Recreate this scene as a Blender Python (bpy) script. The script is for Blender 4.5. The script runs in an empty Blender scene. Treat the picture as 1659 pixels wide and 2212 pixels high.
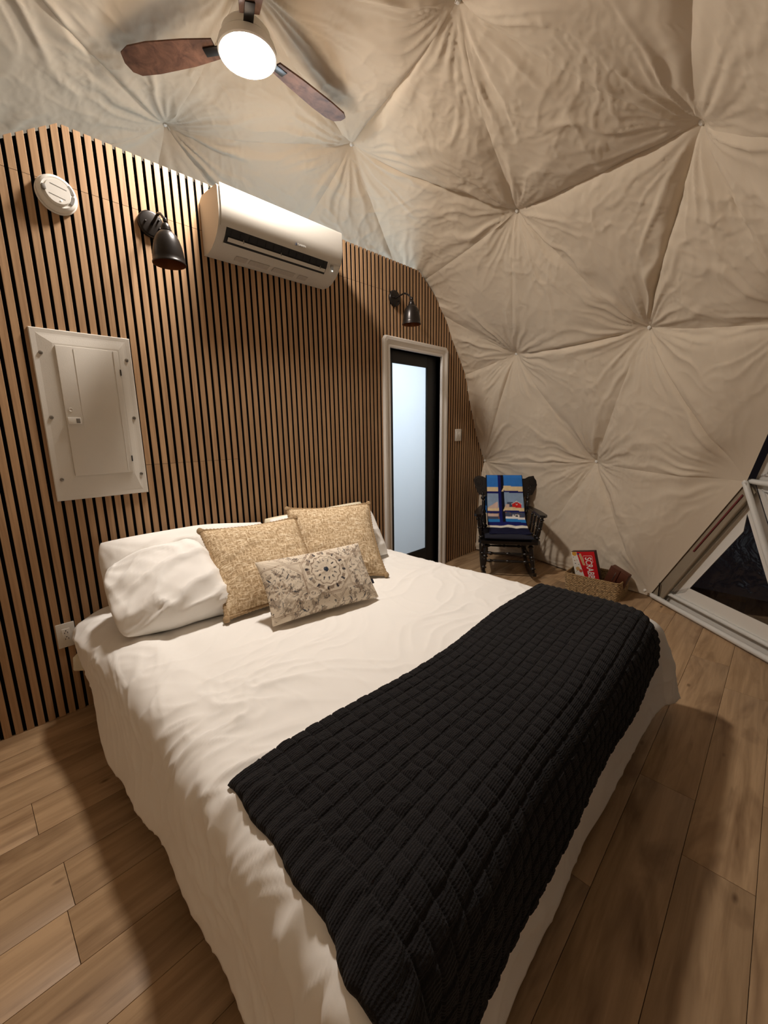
import bpy, bmesh, math, random
import numpy as np
from mathutils import Matrix, Vector

random.seed(7)
RNG = np.random.default_rng(11)
SC = bpy.context.scene
COL = SC.collection

# ------------------------------------------------------------------ camera
# world: x runs along the slatted wall, the wall face is y = 0, the room lies at y < 0, z is up
cam_d = bpy.data.cameras.new('camera')
cam_d.sensor_fit = 'HORIZONTAL'
cam_d.sensor_width = 36.0
cam_d.lens = 895.0 / 1659.0 * 36.0
cam_d.clip_start = 0.02
cam = bpy.data.objects.new('camera', cam_d)
COL.objects.link(cam)
RM = np.array([[0.69365784, -0.151086, 0.70428107],
               [-0.72013866, -0.12447277, 0.68257369],
               [-0.01546351, -0.98065261, -0.19514438]])
cm = Matrix.Identity(4)
for i in range(3):
    cm[i][0] = RM[i, 0]; cm[i][1] = -RM[i, 1]; cm[i][2] = -RM[i, 2]
cm[0][3], cm[1][3], cm[2][3] = 0.0, -2.45, 1.3855
cam.matrix_world = cm
SC.camera = cam

# ------------------------------------------------------------------ world (night outside), exposure
wd = bpy.data.worlds.new('world'); SC.world = wd; wd.use_nodes = True
wd.node_tree.nodes['Background'].inputs[0].default_value = (0.010, 0.008, 0.009, 1)
wd.node_tree.nodes['Background'].inputs[1].default_value = 0.5
SC.view_settings.view_transform = 'Standard'
SC.view_settings.look = 'None'
SC.view_settings.exposure = 0.0
SC.view_settings.gamma = 1.0
SC.view_settings.use_curve_mapping = False

FAN_LIGHT = 405.0          # emission of the fan's LED disc
BATH_POWER = 85.0          # the lamp in the bathroom behind the slatted wall
ld = bpy.data.lights.new('bathroom_lamp', 'POINT'); ld.energy = BATH_POWER; ld.color = (0.66, 0.83, 1.0); ld.shadow_soft_size = 0.35
lo = bpy.data.objects.new('bathroom_lamp', ld); COL.objects.link(lo); lo.location = (2.70, 1.30, 1.95)


# ------------------------------------------------------------------ helpers
def s2l(c):
    c = np.asarray(c, float) / 255.0
    return np.where(c <= 0.04045, c / 12.92, ((c + 0.055) / 1.055) ** 2.4)


def rgb(r, g, b):
    v = s2l([r, g, b]); return (float(v[0]), float(v[1]), float(v[2]), 1.0)


_G = np.random.default_rng(99).normal(size=(256, 3)); _G /= np.linalg.norm(_G, axis=1)[:, None]
_PM = np.random.default_rng(98).permutation(256)


def vnoise(P, seed=0):
    """gradient noise, about -1..1, on an (N,3) array"""
    P = np.asarray(P, float) + np.array([.137, .411, .273])
    i = np.floor(P).astype(np.int64); f = P - i
    u = f * f * f * (f * (f * 6 - 15) + 10)
    r = 0
    for dx in (0, 1):
        for dy in (0, 1):
            for dz in (0, 1):
                w = (u[:, 0] if dx else 1 - u[:, 0]) * (u[:, 1] if dy else 1 - u[:, 1]) * (u[:, 2] if dz else 1 - u[:, 2])
                h = _PM[(_PM[(_PM[(i[:, 0] + dx + seed * 7) & 255] + i[:, 1] + dy + seed * 13) & 255] + i[:, 2] + dz) & 255]
                g = _G[h]
                r = r + w * (g[:, 0] * (f[:, 0] - dx) + g[:, 1] * (f[:, 1] - dy) + g[:, 2] * (f[:, 2] - dz))
    return np.clip(r * 1.7, -1, 1)


def fbm(P, seed=0, oct=3):
    a, r, s = 1.0, 0, 0
    P = np.asarray(P, float)
    for k in range(oct):
        r = r + a * vnoise(P * (2 ** k), seed + 17 * k); s += a; a *= 0.5
    return r / s


def sstep(x, a, b):
    t = np.clip((x - a) / (b - a), 0, 1); return t * t * (3 - 2 * t)


def empty(name, loc=(0, 0, 0), rot=(0, 0, 0)):
    o = bpy.data.objects.new(name, None); COL.objects.link(o)
    o.location = loc; o.rotation_euler = rot; o.empty_display_size = 0.1
    return o


def tag(o, label=None, cat=None, group=None, kind=None):
    if label: o['label'] = label
    if cat: o['category'] = cat
    if group: o['group'] = group
    if kind: o['kind'] = kind
    return o


def link(name, me, mat, parent=None, smooth=True, angle=40):
    if mat is not None and len(me.materials) == 0:
        for m in (mat if isinstance(mat, (list, tuple)) else [mat]): me.materials.append(m)
    if smooth:
        me.polygons.foreach_set('use_smooth', [True] * len(me.polygons))
        if angle < 180:
            me.set_sharp_from_angle(angle=math.radians(angle))
    me.update()
    o = bpy.data.objects.new(name, me); COL.objects.link(o)
    if parent is not None: o.parent = parent
    return o


def mesh(name, V, F, mat=None, parent=None, smooth=True, angle=40, uv=None, col=None, mi=None):
    me = bpy.data.meshes.new(name)
    V = np.asarray(V, float)
    me.from_pydata(V.tolist(), [], F if isinstance(F, list) else F.tolist())
    if uv is not None:
        l = me.uv_layers.new(name='UVMap')
        idx = np.empty(len(me.loops), np.int32); me.loops.foreach_get('vertex_index', idx)
        l.data.foreach_set('uv', np.asarray(uv, np.float32)[idx].ravel())
    if col is not None:
        a = me.color_attributes.new('Col', 'FLOAT_COLOR', 'POINT')
        c = np.ones((len(V), 4), np.float32); c[:, :3] = col
        a.data.foreach_set('color', c.ravel())
    o = link(name, me, mat, parent, smooth, angle)
    if mi is not None: me.polygons.foreach_set('material_index', mi)
    return o


class MB:
    """collects shapes into one mesh"""
    def __init__(s): s.V = []; s.F = []; s.M = []; s.n = 0

    def add(s, V, F, M=None, mi=0):
        V = np.asarray(V, float)
        if M is not None:
            M = np.array(M); V = V @ M[:3, :3].T + M[:3, 3]
        s.V.append(V); s.F += [[i + s.n for i in f] for f in F]; s.M += [mi] * len(F); s.n += len(V); return s

    def box(s, x0, x1, y0, y1, z0, z1, bev=0.0, M=None, mi=0):
        if bev <= 0:
            V = [(x, y, z) for z in (z0, z1) for y in (y0, y1) for x in (x0, x1)]
            F = [[0, 2, 3, 1], [4, 5, 7, 6], [0, 1, 5, 4], [2, 6, 7, 3], [0, 4, 6, 2], [1, 3, 7, 5]]
            return s.add(V, F, M, mi)
        bm = bmesh.new(); bmesh.ops.create_cube(bm, size=1)
        for v in bm.verts:
            v.co = ((x0 + x1) / 2 + v.co.x * (x1 - x0), (y0 + y1) / 2 + v.co.y * (y1 - y0), (z0 + z1) / 2 + v.co.z * (z1 - z0))
        b = min(bev, abs(x1 - x0) * .49, abs(y1 - y0) * .49, abs(z1 - z0) * .49)
        bmesh.ops.bevel(bm, geom=list(bm.edges), offset=b, segments=2, affect='EDGES', profile=0.5)
        bm.verts.index_update()
        V = [tuple(v.co) for v in bm.verts]; F = [[v.index for v in f.verts] for f in bm.faces]; bm.free()
        return s.add(V, F, M, mi)

    def lathe(s, prof, n=24, M=None, mi=0, cap=True):
        V, F = [], []
        for r, z in prof:
            for k in range(n):
                a = 2 * math.pi * k / n; V.append((r * math.cos(a), r * math.sin(a), z))
        for i in range(len(prof) - 1):
            for k in range(n):
                a, b = i * n + k, i * n + (k + 1) % n
                F.append([a, b, b + n, a + n])
        if cap:
            if prof[0][0] > 1e-5: F.append(list(range(n))[::-1])
            if prof[-1][0] > 1e-5: F.append([(len(prof) - 1) * n + k for k in range(n)])
        return s.add(V, F, M, mi)

    def tube(s, pts, r, n=10, M=None, mi=0, closed=False, cap=True):
        P = np.array(pts, float); m = len(P)
        rr = np.full(m, r) if np.isscalar(r) else np.array(r, float)
        if closed: T = np.roll(P, -1, 0) - np.roll(P, 1, 0)
        else: T = np.gradient(P, axis=0)
        T /= np.linalg.norm(T, axis=1)[:, None] + 1e-12
        u = np.array([0, 0, 1.0]) if abs(T[0][2]) < .9 else np.array([1.0, 0, 0])
        u = u - T[0] * u.dot(T[0]); u /= np.linalg.norm(u)
        V = []
        for i in range(m):
            u = u - T[i] * u.dot(T[i]); u /= np.linalg.norm(u); w = np.cross(T[i], u)
            for k in range(n):
                a = 2 * math.pi * k / n; V.append(P[i] + rr[i] * (u * math.cos(a) + w * math.sin(a)))
        F = []
        for i in range(m if closed else m - 1):
            j = (i + 1) % m
            for k in range(n):
                F.append([i * n + k, i * n + (k + 1) % n, j * n + (k + 1) % n, j * n + k])
        if cap and not closed:
            F.append(list(range(n))[::-1]); F.append([(m - 1) * n + k for k in range(n)])
        return s.add(V, F, M, mi)

    def prism(s, poly, d0, d1, axis='y', M=None, mi=0):
        """extrude a 2-D outline along an axis; outline coords are the other two axes in order"""
        n = len(poly); V = []
        for d in (d0, d1):
            for a, b in poly:
                V.append((a, d, b) if axis == 'y' else ((d, a, b) if axis == 'x' else (a, b, d)))
        F = [list(range(n))[::-1], [n + k for k in range(n)]] + [[k, (k + 1) % n, n + (k + 1) % n, n + k] for k in range(n)]
        return s.add(V, F, M, mi)

    def build(s, name, mat, parent=None, smooth=True, angle=40):
        me = bpy.data.meshes.new(name)
        me.from_pydata(np.concatenate(s.V).tolist(), [], s.F)
        bm = bmesh.new(); bm.from_mesh(me); bmesh.ops.recalc_face_normals(bm, faces=bm.faces); bm.to_mesh(me); bm.free()
        o = link(name, me, mat, parent, smooth, angle)
        if any(s.M): me.polygons.foreach_set('material_index', s.M)
        return o


def T(x, y, z): return Matrix.Translation((x, y, z))
def RX(a): return Matrix.Rotation(math.radians(a), 4, 'X')
def RY(a): return Matrix.Rotation(math.radians(a), 4, 'Y')
def RZ(a): return Matrix.Rotation(math.radians(a), 4, 'Z')


def along(p, q):
    """matrix that takes local z onto the line p -> q, origin at p"""
    d = Vector(q) - Vector(p)
    return Matrix.Translation(p) @ d.to_track_quat('Z', 'Y').to_matrix().to_4x4()


def grid_faces(nu, nv, wrap=False):
    F = []
    for j in range(nv - 1):
        for i in range(nu - 1 if not wrap else nu):
            a = j * nu + i; b = j * nu + (i + 1) % nu
            F.append([a, b, b + nu, a + nu])
    return F


def text_mesh(name, s, size, mat, parent, M, align='CENTER', extrude=0.0006, bold=0.0):
    cu = bpy.data.curves.new('txt', 'FONT'); cu.body = s; cu.size = size
    cu.align_x = align; cu.align_y = 'CENTER'; cu.extrude = extrude; cu.offset = bold
    to = bpy.data.objects.new('txt', cu); COL.objects.link(to)
    dg = bpy.context.evaluated_depsgraph_get()
    me = bpy.data.meshes.new_from_object(to.evaluated_get(dg))
    bpy.data.objects.remove(to); bpy.data.curves.remove(cu)
    me.materials.clear(); me.transform(M)
    return link(name, me, mat, parent, smooth=False)


def copy_tree(o, parent=None):
    c = o.copy(); COL.objects.link(c)
    if parent is not None: c.parent = parent
    for ch in list(o.children): copy_tree(ch, c)
    return c


# ------------------------------------------------------------------ materials
def nodes(name):
    m = bpy.data.materials.new(name); m.use_nodes = True
    nt = m.node_tree; b = nt.nodes['Principled BSDF']
    return m, nt, b


def N(nt, typ, **kw):
    n = nt.nodes.new(typ)
    for k, v in kw.items():
        if k.startswith('i_'):
            key = k[2:].replace('_', ' ')
            n.inputs[key].default_value = v
        else: setattr(n, k, v)
    return n


def pmat(name, c, rough=0.5, metal=0.0, spec=0.5, bump=0.0, bscale=60.0, sheen=0.0, vary=0.0):
    m, nt, b = nodes(name)
    b.inputs['Base Color'].default_value = c
    b.inputs['Roughness'].default_value = rough
    b.inputs['Metallic'].default_value = metal
    b.inputs['Specular IOR Level'].default_value = spec
    if sheen:
        b.inputs['Sheen Weight'].default_value = sheen
    if bump or vary:
        tc = N(nt, 'ShaderNodeTexCoord')
        nz = N(nt, 'ShaderNodeTexNoise', i_Scale=bscale, i_Detail=4.0)
        nt.links.new(tc.outputs['Object'], nz.inputs['Vector'])
        if bump:
            bp = N(nt, 'ShaderNodeBump', i_Strength=bump, i_Distance=0.004)
            nt.links.new(nz.outputs['Fac'], bp.inputs['Height']); nt.links.new(bp.outputs['Normal'], b.inputs['Normal'])
        if vary:
            mx = N(nt, 'ShaderNodeMix', data_type='RGBA')
            mx.inputs[6].default_value = tuple(v * (1 - vary) for v in c[:3]) + (1,)
            mx.inputs[7].default_value = tuple(min(1, v * (1 + vary)) for v in c[:3]) + (1,)
            nt.links.new(nz.outputs['Fac'], mx.inputs[0]); nt.links.new(mx.outputs[2], b.inputs['Base Color'])
    return m


def wood_mat(name, dark, light, scale, rough=0.45, rnd=0.25, knots=False, bump=0.05, axis_pos=True):
    """streaky grain; scale = (x, y, z) noise frequency in world space, random tone for each object"""
    m, nt, b = nodes(name)
    geo = N(nt, 'ShaderNodeNewGeometry'); oi = N(nt, 'ShaderNodeObjectInfo')
    sh = N(nt, 'ShaderNodeVectorMath', operation='SCALE'); sh.inputs['Scale'].default_value = 37.0
    cb = N(nt, 'ShaderNodeCombineXYZ')
    for k in range(3): nt.links.new(oi.outputs['Random'], cb.inputs[k])
    nt.links.new(cb.outputs[0], sh.inputs[0])
    ad = N(nt, 'ShaderNodeVectorMath', operation='ADD')
    nt.links.new(geo.outputs['Position'], ad.inputs[0]); nt.links.new(sh.outputs[0], ad.inputs[1])
    mp = N(nt, 'ShaderNodeMapping'); mp.inputs['Scale'].default_value = scale
    nt.links.new(ad.outputs[0], mp.inputs['Vector'])
    n1 = N(nt, 'ShaderNodeTexNoise', i_Scale=1.0, i_Detail=6.0, i_Roughness=0.62, i_Distortion=0.6)
    nt.links.new(mp.outputs[0], n1.inputs['Vector'])
    rp = N(nt, 'ShaderNodeValToRGB')
    rp.color_ramp.elements[0].position = 0.30; rp.color_ramp.elements[0].color = dark
    rp.color_ramp.elements[1].position = 0.62; rp.color_ramp.elements[1].color = light
    nt.links.new(n1.outputs['Fac'], rp.inputs[0])
    # tone of the single piece
    mr = N(nt, 'ShaderNodeMapRange'); mr.inputs['To Min'].default_value = 1 - rnd; mr.inputs['To Max'].default_value = 1 + rnd * .45
    nt.links.new(oi.outputs['Random'], mr.inputs['Value'])
    mul = N(nt, 'ShaderNodeMix', data_type='RGBA', blend_type='MULTIPLY'); mul.inputs[0].default_value = 1
    nt.links.new(rp.outputs[0], mul.inputs[6]); nt.links.new(mr.outputs[0], mul.inputs[7])
    out = mul.outputs[2]
    if knots:
        mp2 = N(nt, 'ShaderNodeMapping'); mp2.inputs['Scale'].default_value = (2.2, 8.0, 1)
        nt.links.new(ad.outputs[0], mp2.inputs['Vector'])
        n2 = N(nt, 'ShaderNodeTexNoise', i_Scale=1.0, i_Detail=3.0, i_Distortion=1.2)
        nt.links.new(mp2.outputs[0], n2.inputs['Vector'])
        r2 = N(nt, 'ShaderNodeValToRGB')
        r2.color_ramp.elements[0].position = 0.54; r2.color_ramp.elements[0].color = (1, 1, 1, 1)
        r2.color_ramp.elements[1].position = 0.80; r2.color_ramp.elements[1].color = (.45, .38, .33, 1)
        nt.links.new(n2.outputs['Fac'], r2.inputs[0])
        m2 = N(nt, 'ShaderNodeMix', data_type='RGBA', blend_type='MULTIPLY'); m2.inputs[0].default_value = 1
        nt.links.new(out, m2.inputs[6]); nt.links.new(r2.outputs[0], m2.inputs[7]); out = m2.outputs[2]
        # small dark knots
        vo = N(nt, 'ShaderNodeTexVoronoi', i_Scale=1.0)
        mp3 = N(nt, 'ShaderNodeMapping'); mp3.inputs['Scale'].default_value = (2.6, 6.0, 1)
        nt.links.new(ad.outputs[0], mp3.inputs['Vector']); nt.links.new(mp3.outputs[0], vo.inputs['Vector'])
        r3 = N(nt, 'ShaderNodeValToRGB')
        r3.color_ramp.elements[0].position = 0.02; r3.color_ramp.elements[0].color = (.28, .22, .18, 1)
        r3.color_ramp.elements[1].position = 0.07; r3.color_ramp.elements[1].color = (1, 1, 1, 1)
        nt.links.new(vo.outputs['Distance'], r3.inputs[0])
        m3 = N(nt, 'ShaderNodeMix', data_type='RGBA', blend_type='MULTIPLY'); m3.inputs[0].default_value = 1
        nt.links.new(out, m3.inputs[6]); nt.links.new(r3.outputs[0], m3.inputs[7]); out = m3.outputs[2]
    nt.links.new(out, b.inputs['Base Color'])
    b.inputs['Roughness'].default_value = rough
    b.inputs['Specular IOR Level'].default_value = 0.35
    bp = N(nt, 'ShaderNodeBump', i_Strength=bump, i_Distance=0.002)
    nt.links.new(n1.outputs['Fac'], bp.inputs['Height']); nt.links.new(bp.outputs['Normal'], b.inputs['Normal'])
    return m


def attr_mat(name, rough=0.85, bump=0.15, bscale=400.0):
    m, nt, b = nodes(name)
    a = N(nt, 'ShaderNodeAttribute', attribute_name='Col')
    nt.links.new(a.outputs['Color'], b.inputs['Base Color'])
    b.inputs['Roughness'].default_value = rough; b.inputs['Specular IOR Level'].default_value = 0.15
    tc = N(nt, 'ShaderNodeTexCoord'); nz = N(nt, 'ShaderNodeTexNoise', i_Scale=bscale, i_Detail=2.0)
    nt.links.new(tc.outputs['Object'], nz.inputs['Vector'])
    bp = N(nt, 'ShaderNodeBump', i_Strength=bump, i_Distance=0.001)
    nt.links.new(nz.outputs['Fac'], bp.inputs['Height']); nt.links.new(bp.outputs['Normal'], b.inputs['Normal'])
    return m


def cloth_mat(name, c, rough=0.85, fine=0.12, crumple=0.25, cscale=9.0, vary=0.03, spec=0.12):
    """plain cloth: fine weave and small crumples as relief only"""
    m, nt, b = nodes(name)
    geo = N(nt, 'ShaderNodeNewGeometry')
    n1 = N(nt, 'ShaderNodeTexNoise', i_Scale=cscale, i_Detail=5.0, i_Roughness=0.55, i_Distortion=1.1)
    n1.noise_type = 'RIDGED_MULTIFRACTAL' if hasattr(n1, 'noise_type') else 'FBM'
    n2 = N(nt, 'ShaderNodeTexNoise', i_Scale=700.0, i_Detail=1.0)
    nt.links.new(geo.outputs['Position'], n1.inputs['Vector']); nt.links.new(geo.outputs['Position'], n2.inputs['Vector'])
    b1 = N(nt, 'ShaderNodeBump', i_Strength=crumple, i_Distance=0.012)
    b2 = N(nt, 'ShaderNodeBump', i_Strength=fine, i_Distance=0.0006)
    nt.links.new(n1.outputs['Fac'], b1.inputs['Height']); nt.links.new(n2.outputs['Fac'], b2.inputs['Height'])
    nt.links.new(b1.outputs['Normal'], b2.inputs['Normal']); nt.links.new(b2.outputs['Normal'], b.inputs['Normal'])
    n3 = N(nt, 'ShaderNodeTexNoise', i_Scale=2.3, i_Detail=3.0)
    nt.links.new(geo.outputs['Position'], n3.inputs['Vector'])
    mx = N(nt, 'ShaderNodeMix', data_type='RGBA')
    mx.inputs[6].default_value = tuple(v * (1 - vary) for v in c[:3]) + (1,)
    mx.inputs[7].default_value = tuple(min(1, v * (1 + vary)) for v in c[:3]) + (1,)
    nt.links.new(n3.outputs['Fac'], mx.inputs[0]); nt.links.new(mx.outputs[2], b.inputs['Base Color'])
    b.inputs['Roughness'].default_value = rough; b.inputs['Specular IOR Level'].default_value = spec
    return m


def emit_mat(name, c, s):
    m = bpy.data.materials.new(name); m.use_nodes = True; nt = m.node_tree
    nt.nodes.clear(); e = N(nt, 'ShaderNodeEmission'); o = N(nt, 'ShaderNodeOutputMaterial')
    e.inputs[0].default_value = c; e.inputs[1].default_value = s
    nt.links.new(e.outputs[0], o.inputs[0]); return m


M_LINER = cloth_mat('canvas_liner', rgb(210, 195, 174), rough=0.9, fine=0.25, crumple=0.16, cscale=11.0, vary=0.05)
M_SLAT = wood_mat('oak_slat', rgb(156, 121, 88), rgb(184, 148, 111), (60, 60, 2.2), rough=0.5, rnd=0.10)
M_BLACK = pmat('black_felt', (0.006, 0.006, 0.007, 1), rough=0.95, spec=0.05)
M_FLOOR = wood_mat('oak_plank', rgb(150, 120, 88), rgb(184, 152, 116), (1.6, 22, 1), rough=0.45, rnd=0.16, knots=True, bump=0.03)
M_JOINT = pmat('plank_joint', rgb(52, 38, 26), rough=0.9)
M_WHITE = pmat('white_plastic', rgb(226, 222, 214), rough=0.38, spec=0.4)
M_PANEL = pmat('white_enamel', rgb(212, 206, 196), rough=0.35, spec=0.5, bump=0.10, bscale=260)
M_ACW = pmat('white_ac_plastic', rgb(198, 192, 182), rough=0.42, spec=0.35)
M_GREY = pmat('grey_plastic', rgb(120, 116, 110), rough=0.5)
M_DARK = pmat('dark_cavity', (0.008, 0.008, 0.009, 1), rough=0.7)
M_STEEL = pmat('zinc_screw', rgb(150, 145, 138), rough=0.35, metal=0.9)
M_BRONZE = pmat('oil_rubbed_bronze', rgb(38, 33, 30), rough=0.30, metal=0.55, spec=0.5)
M_COPPER = pmat('copper_inside', rgb(120, 70, 38), rough=0.45, metal=0.6)
M_TRIM = pmat('white_trim', rgb(226, 220, 212), rough=0.45, bump=0.05, bscale=40)
M_DOORBLK = pmat('black_door', rgb(24, 24, 24), rough=0.5)
M_DUVET = cloth_mat('white_cotton', rgb(240, 236, 230), rough=0.9, fine=0.08, crumple=0.16, cscale=7.0, vary=0.015)
M_PILLOW = cloth_mat('white_pillowcase', rgb(240, 236, 230), rough=0.9, fine=0.08, crumple=0.20, cscale=10.0, vary=0.015)
M_SHEET = cloth_mat('cream_sheet', rgb(222, 212, 186), rough=0.9)
M_VINYL = pmat('white_vinyl', rgb(222, 217, 208), rough=0.5, bump=0.12, bscale=22)
M_PIPE = pmat('white_pipe', rgb(214, 212, 206), rough=0.35)
M_SKIN = pmat('tan_outer_skin', rgb(142, 128, 108), rough=0.7, bump=0.1, bscale=30)
M_RED = pmat('red_band', rgb(104, 34, 32), rough=0.7)
M_CHAIR = pmat('black_lacquer', rgb(20, 14, 12), rough=0.32, spec=0.5, vary=0.2, bscale=30)
M_WALNUT = wood_mat('walnut_blade', rgb(70, 44, 32), rgb(120, 84, 64), (14, 14, 14), rough=0.5, rnd=0.05)
M_LEATHER = pmat('brown_leather', rgb(84, 44, 28), rough=0.45, bump=0.15, bscale=240, vary=0.15)
M_CARDED = pmat('card_edge', rgb(60, 22, 22), rough=0.6)
M_BOARD = pmat('mattress_ticking', rgb(220, 214, 204), rough=0.9)
M_RAIL = wood_mat('bed_rail', rgb(120, 92, 62), rgb(160, 126, 90), (4, 30, 30), rough=0.5, rnd=0.05)
M_LED = emit_mat('led_disc', (1.0, 0.925, 0.85, 1), FAN_LIGHT)
M_LEDDOT = emit_mat('indicator', (1, 1, .9, 1), 2.0)
M_NAVY = pmat('navy_fabric', rgb(22, 24, 40), rough=0.9)
M_CREAMF = cloth_mat('cream_fabric', rgb(228, 222, 208), rough=0.9)

# black knit: colour only, the squares are geometry; fine stitches as relief
M_KNIT, nt, b = nodes('black_knit')
b.inputs['Base Color'].default_value = rgb(31, 29, 30)
b.inputs['Roughness'].default_value = 0.92; b.inputs['Specular IOR Level'].default_value = 0.12
b.inputs['Sheen Weight'].default_value = 0.06; b.inputs['Sheen Roughness'].default_value = 0.5
uvn = N(nt, 'ShaderNodeUVMap'); mp = N(nt, 'ShaderNodeMapping'); mp.inputs['Scale'].default_value = (1, 1, 1)
nt.links.new(uvn.outputs[0], mp.inputs['Vector'])
wv = N(nt, 'ShaderNodeTexWave', i_Scale=58.0, i_Distortion=2.5, i_Detail=2.0); wv.bands_direction = 'Y'
wv.inputs['Detail Scale'].default_value = 6.0
nt.links.new(mp.outputs[0], wv.inputs['Vector'])
nz = N(nt, 'ShaderNodeTexNoise', i_Scale=260.0, i_Detail=2.0); nt.links.new(mp.outputs[0], nz.inputs['Vector'])
mxx = N(nt, 'ShaderNodeMath', operation='ADD'); nt.links.new(wv.outputs['Fac'], mxx.inputs[0]); nt.links.new(nz.outputs['Fac'], mxx.inputs[1])
bp = N(nt, 'ShaderNodeBump', i_Strength=0.55, i_Distance=0.004)
nt.links.new(mxx.outputs[0], bp.inputs['Height']); nt.links.new(bp.outputs['Normal'], b.inputs['Normal'])

# tan tweed for the square cushions
M_TWEED, nt, b = nodes('tan_tweed')
uvn = N(nt, 'ShaderNodeUVMap')
hs = []
for sc, sd in (((120, 42, 1), 0.0), ((42, 130, 1), 3.7)):
    mp = N(nt, 'ShaderNodeMapping'); mp.inputs['Scale'].default_value = sc; mp.inputs['Location'].default_value = (sd, sd, sd)
    nt.links.new(uvn.outputs[0], mp.inputs['Vector'])
    nz = N(nt, 'ShaderNodeTexNoise', i_Scale=1.0, i_Detail=2.0, i_Roughness=0.6); nt.links.new(mp.outputs[0], nz.inputs['Vector'])
    hs.append(nz.outputs['Fac'])
mx = N(nt, 'ShaderNodeMath', operation='MAXIMUM'); nt.links.new(hs[0], mx.inputs[0]); nt.links.new(hs[1], mx.inputs[1])
rp = N(nt, 'ShaderNodeValToRGB')
rp.color_ramp.elements[0].position = 0.44; rp.color_ramp.elements[0].color = rgb(166, 140, 106)
rp.color_ramp.elements[1].position = 0.74; rp.color_ramp.elements[1].color = rgb(242, 226, 198)
e = rp.color_ramp.elements.new(0.58); e.color = rgb(208, 184, 150)
nt.links.new(mx.outputs[0], rp.inputs[0]); nt.links.new(rp.outputs[0], b.inputs['Base Color'])
bp = N(nt, 'ShaderNodeBump', i_Strength=0.7, i_Distance=0.006)
nt.links.new(mx.outputs[0], bp.inputs['Height']); nt.links.new(bp.outputs['Normal'], b.inputs['Normal'])
b.inputs['Roughness'].default_value = 0.95; b.inputs['Specular IOR Level'].default_value = 0.1
M_CORD = pmat('tan_cord', rgb(158, 132, 98), rough=0.95, bump=0.6, bscale=220, vary=0.2)

# seagrass
M_GRASS, nt, b = nodes('seagrass')
uvn = N(nt, 'ShaderNodeUVMap')
mp = N(nt, 'ShaderNodeMapping'); mp.inputs['Scale'].default_value = (55, 105, 1); nt.links.new(uvn.outputs[0], mp.inputs['Vector'])
nz = N(nt, 'ShaderNodeTexNoise', i_Scale=1.0, i_Detail=2.0); nt.links.new(mp.outputs[0], nz.inputs['Vector'])
rp = N(nt, 'ShaderNodeValToRGB')
rp.color_ramp.elements[0].position = 0.3; rp.color_ramp.elements[0].color = rgb(92, 70, 42)
rp.color_ramp.elements[1].position = 0.66; rp.color_ramp.elements[1].color = rgb(192, 162, 118)
nt.links.new(nz.outputs['Fac'], rp.inputs[0])
at = N(nt, 'ShaderNodeAttribute', attribute_name='Col')
mu = N(nt, 'ShaderNodeMix', data_type='RGBA', blend_type='MULTIPLY'); mu.inputs[0].default_value = 1
nt.links.new(rp.outputs[0], mu.inputs[6]); nt.links.new(at.outputs['Color'], mu.inputs[7]); nt.links.new(mu.outputs[2], b.inputs['Base Color'])
b.inputs['Roughness'].default_value = 0.75

# frosted glass: lets the bathroom's light through, scattered
M_FROST = bpy.data.materials.new('frosted_glass'); M_FROST.use_nodes = True; nt = M_FROST.node_tree; nt.nodes.clear()
o_ = N(nt, 'ShaderNodeOutputMaterial'); tr = N(nt, 'ShaderNodeBsdfTranslucent'); gl = N(nt, 'ShaderNodeBsdfGlossy'); mxs = N(nt, 'ShaderNodeMixShader')
tr.inputs[0].default_value = (0.84, 0.85, 0.87, 1); gl.inputs[0].default_value = (1, 1, 1, 1); gl.inputs['Roughness'].default_value = 0.35
mxs.inputs[0].default_value = 0.04
nt.links.new(tr.outputs[0], mxs.inputs[1]); nt.links.new(gl.outputs[0], mxs.inputs[2]); nt.links.new(mxs.outputs[0], o_.inputs[0])

# clear vinyl window film, a little rippled and scuffed
M_CLEAR = bpy.data.materials.new('clear_vinyl'); M_CLEAR.use_nodes = True; nt = M_CLEAR.node_tree; nt.nodes.clear()
o_ = N(nt, 'ShaderNodeOutputMaterial'); tr = N(nt, 'ShaderNodeBsdfTransparent'); gl = N(nt, 'ShaderNodeBsdfGlossy'); mxs = N(nt, 'ShaderNodeMixShader')
tr.inputs[0].default_value = (0.86, 0.86, 0.86, 1); gl.inputs['Roughness'].default_value = 0.12
fr = N(nt, 'ShaderNodeFresnel'); fr.inputs[0].default_value = 1.45
geo = N(nt, 'ShaderNodeNewGeometry'); nz = N(nt, 'ShaderNodeTexNoise', i_Scale=6.0, i_Detail=3.0, i_Distortion=1.0)
nt.links.new(geo.outputs['Position'], nz.inputs['Vector'])
bp = N(nt, 'ShaderNodeBump', i_Strength=0.5, i_Distance=0.03); nt.links.new(nz.outputs['Fac'], bp.inputs['Height'])
nt.links.new(bp.outputs['Normal'], gl.inputs['Normal'])
nt.links.new(fr.outputs[0], mxs.inputs[0]); nt.links.new(tr.outputs[0], mxs.inputs[1]); nt.links.new(gl.outputs[0], mxs.inputs[2])
nt.links.new(mxs.outputs[0], o_.inputs[0])

M_PRINT = attr_mat('printed_linen', bump=0.3, bscale=500)
M_QUILT = attr_mat('quilt_print', bump=0.2, bscale=300)

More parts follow.
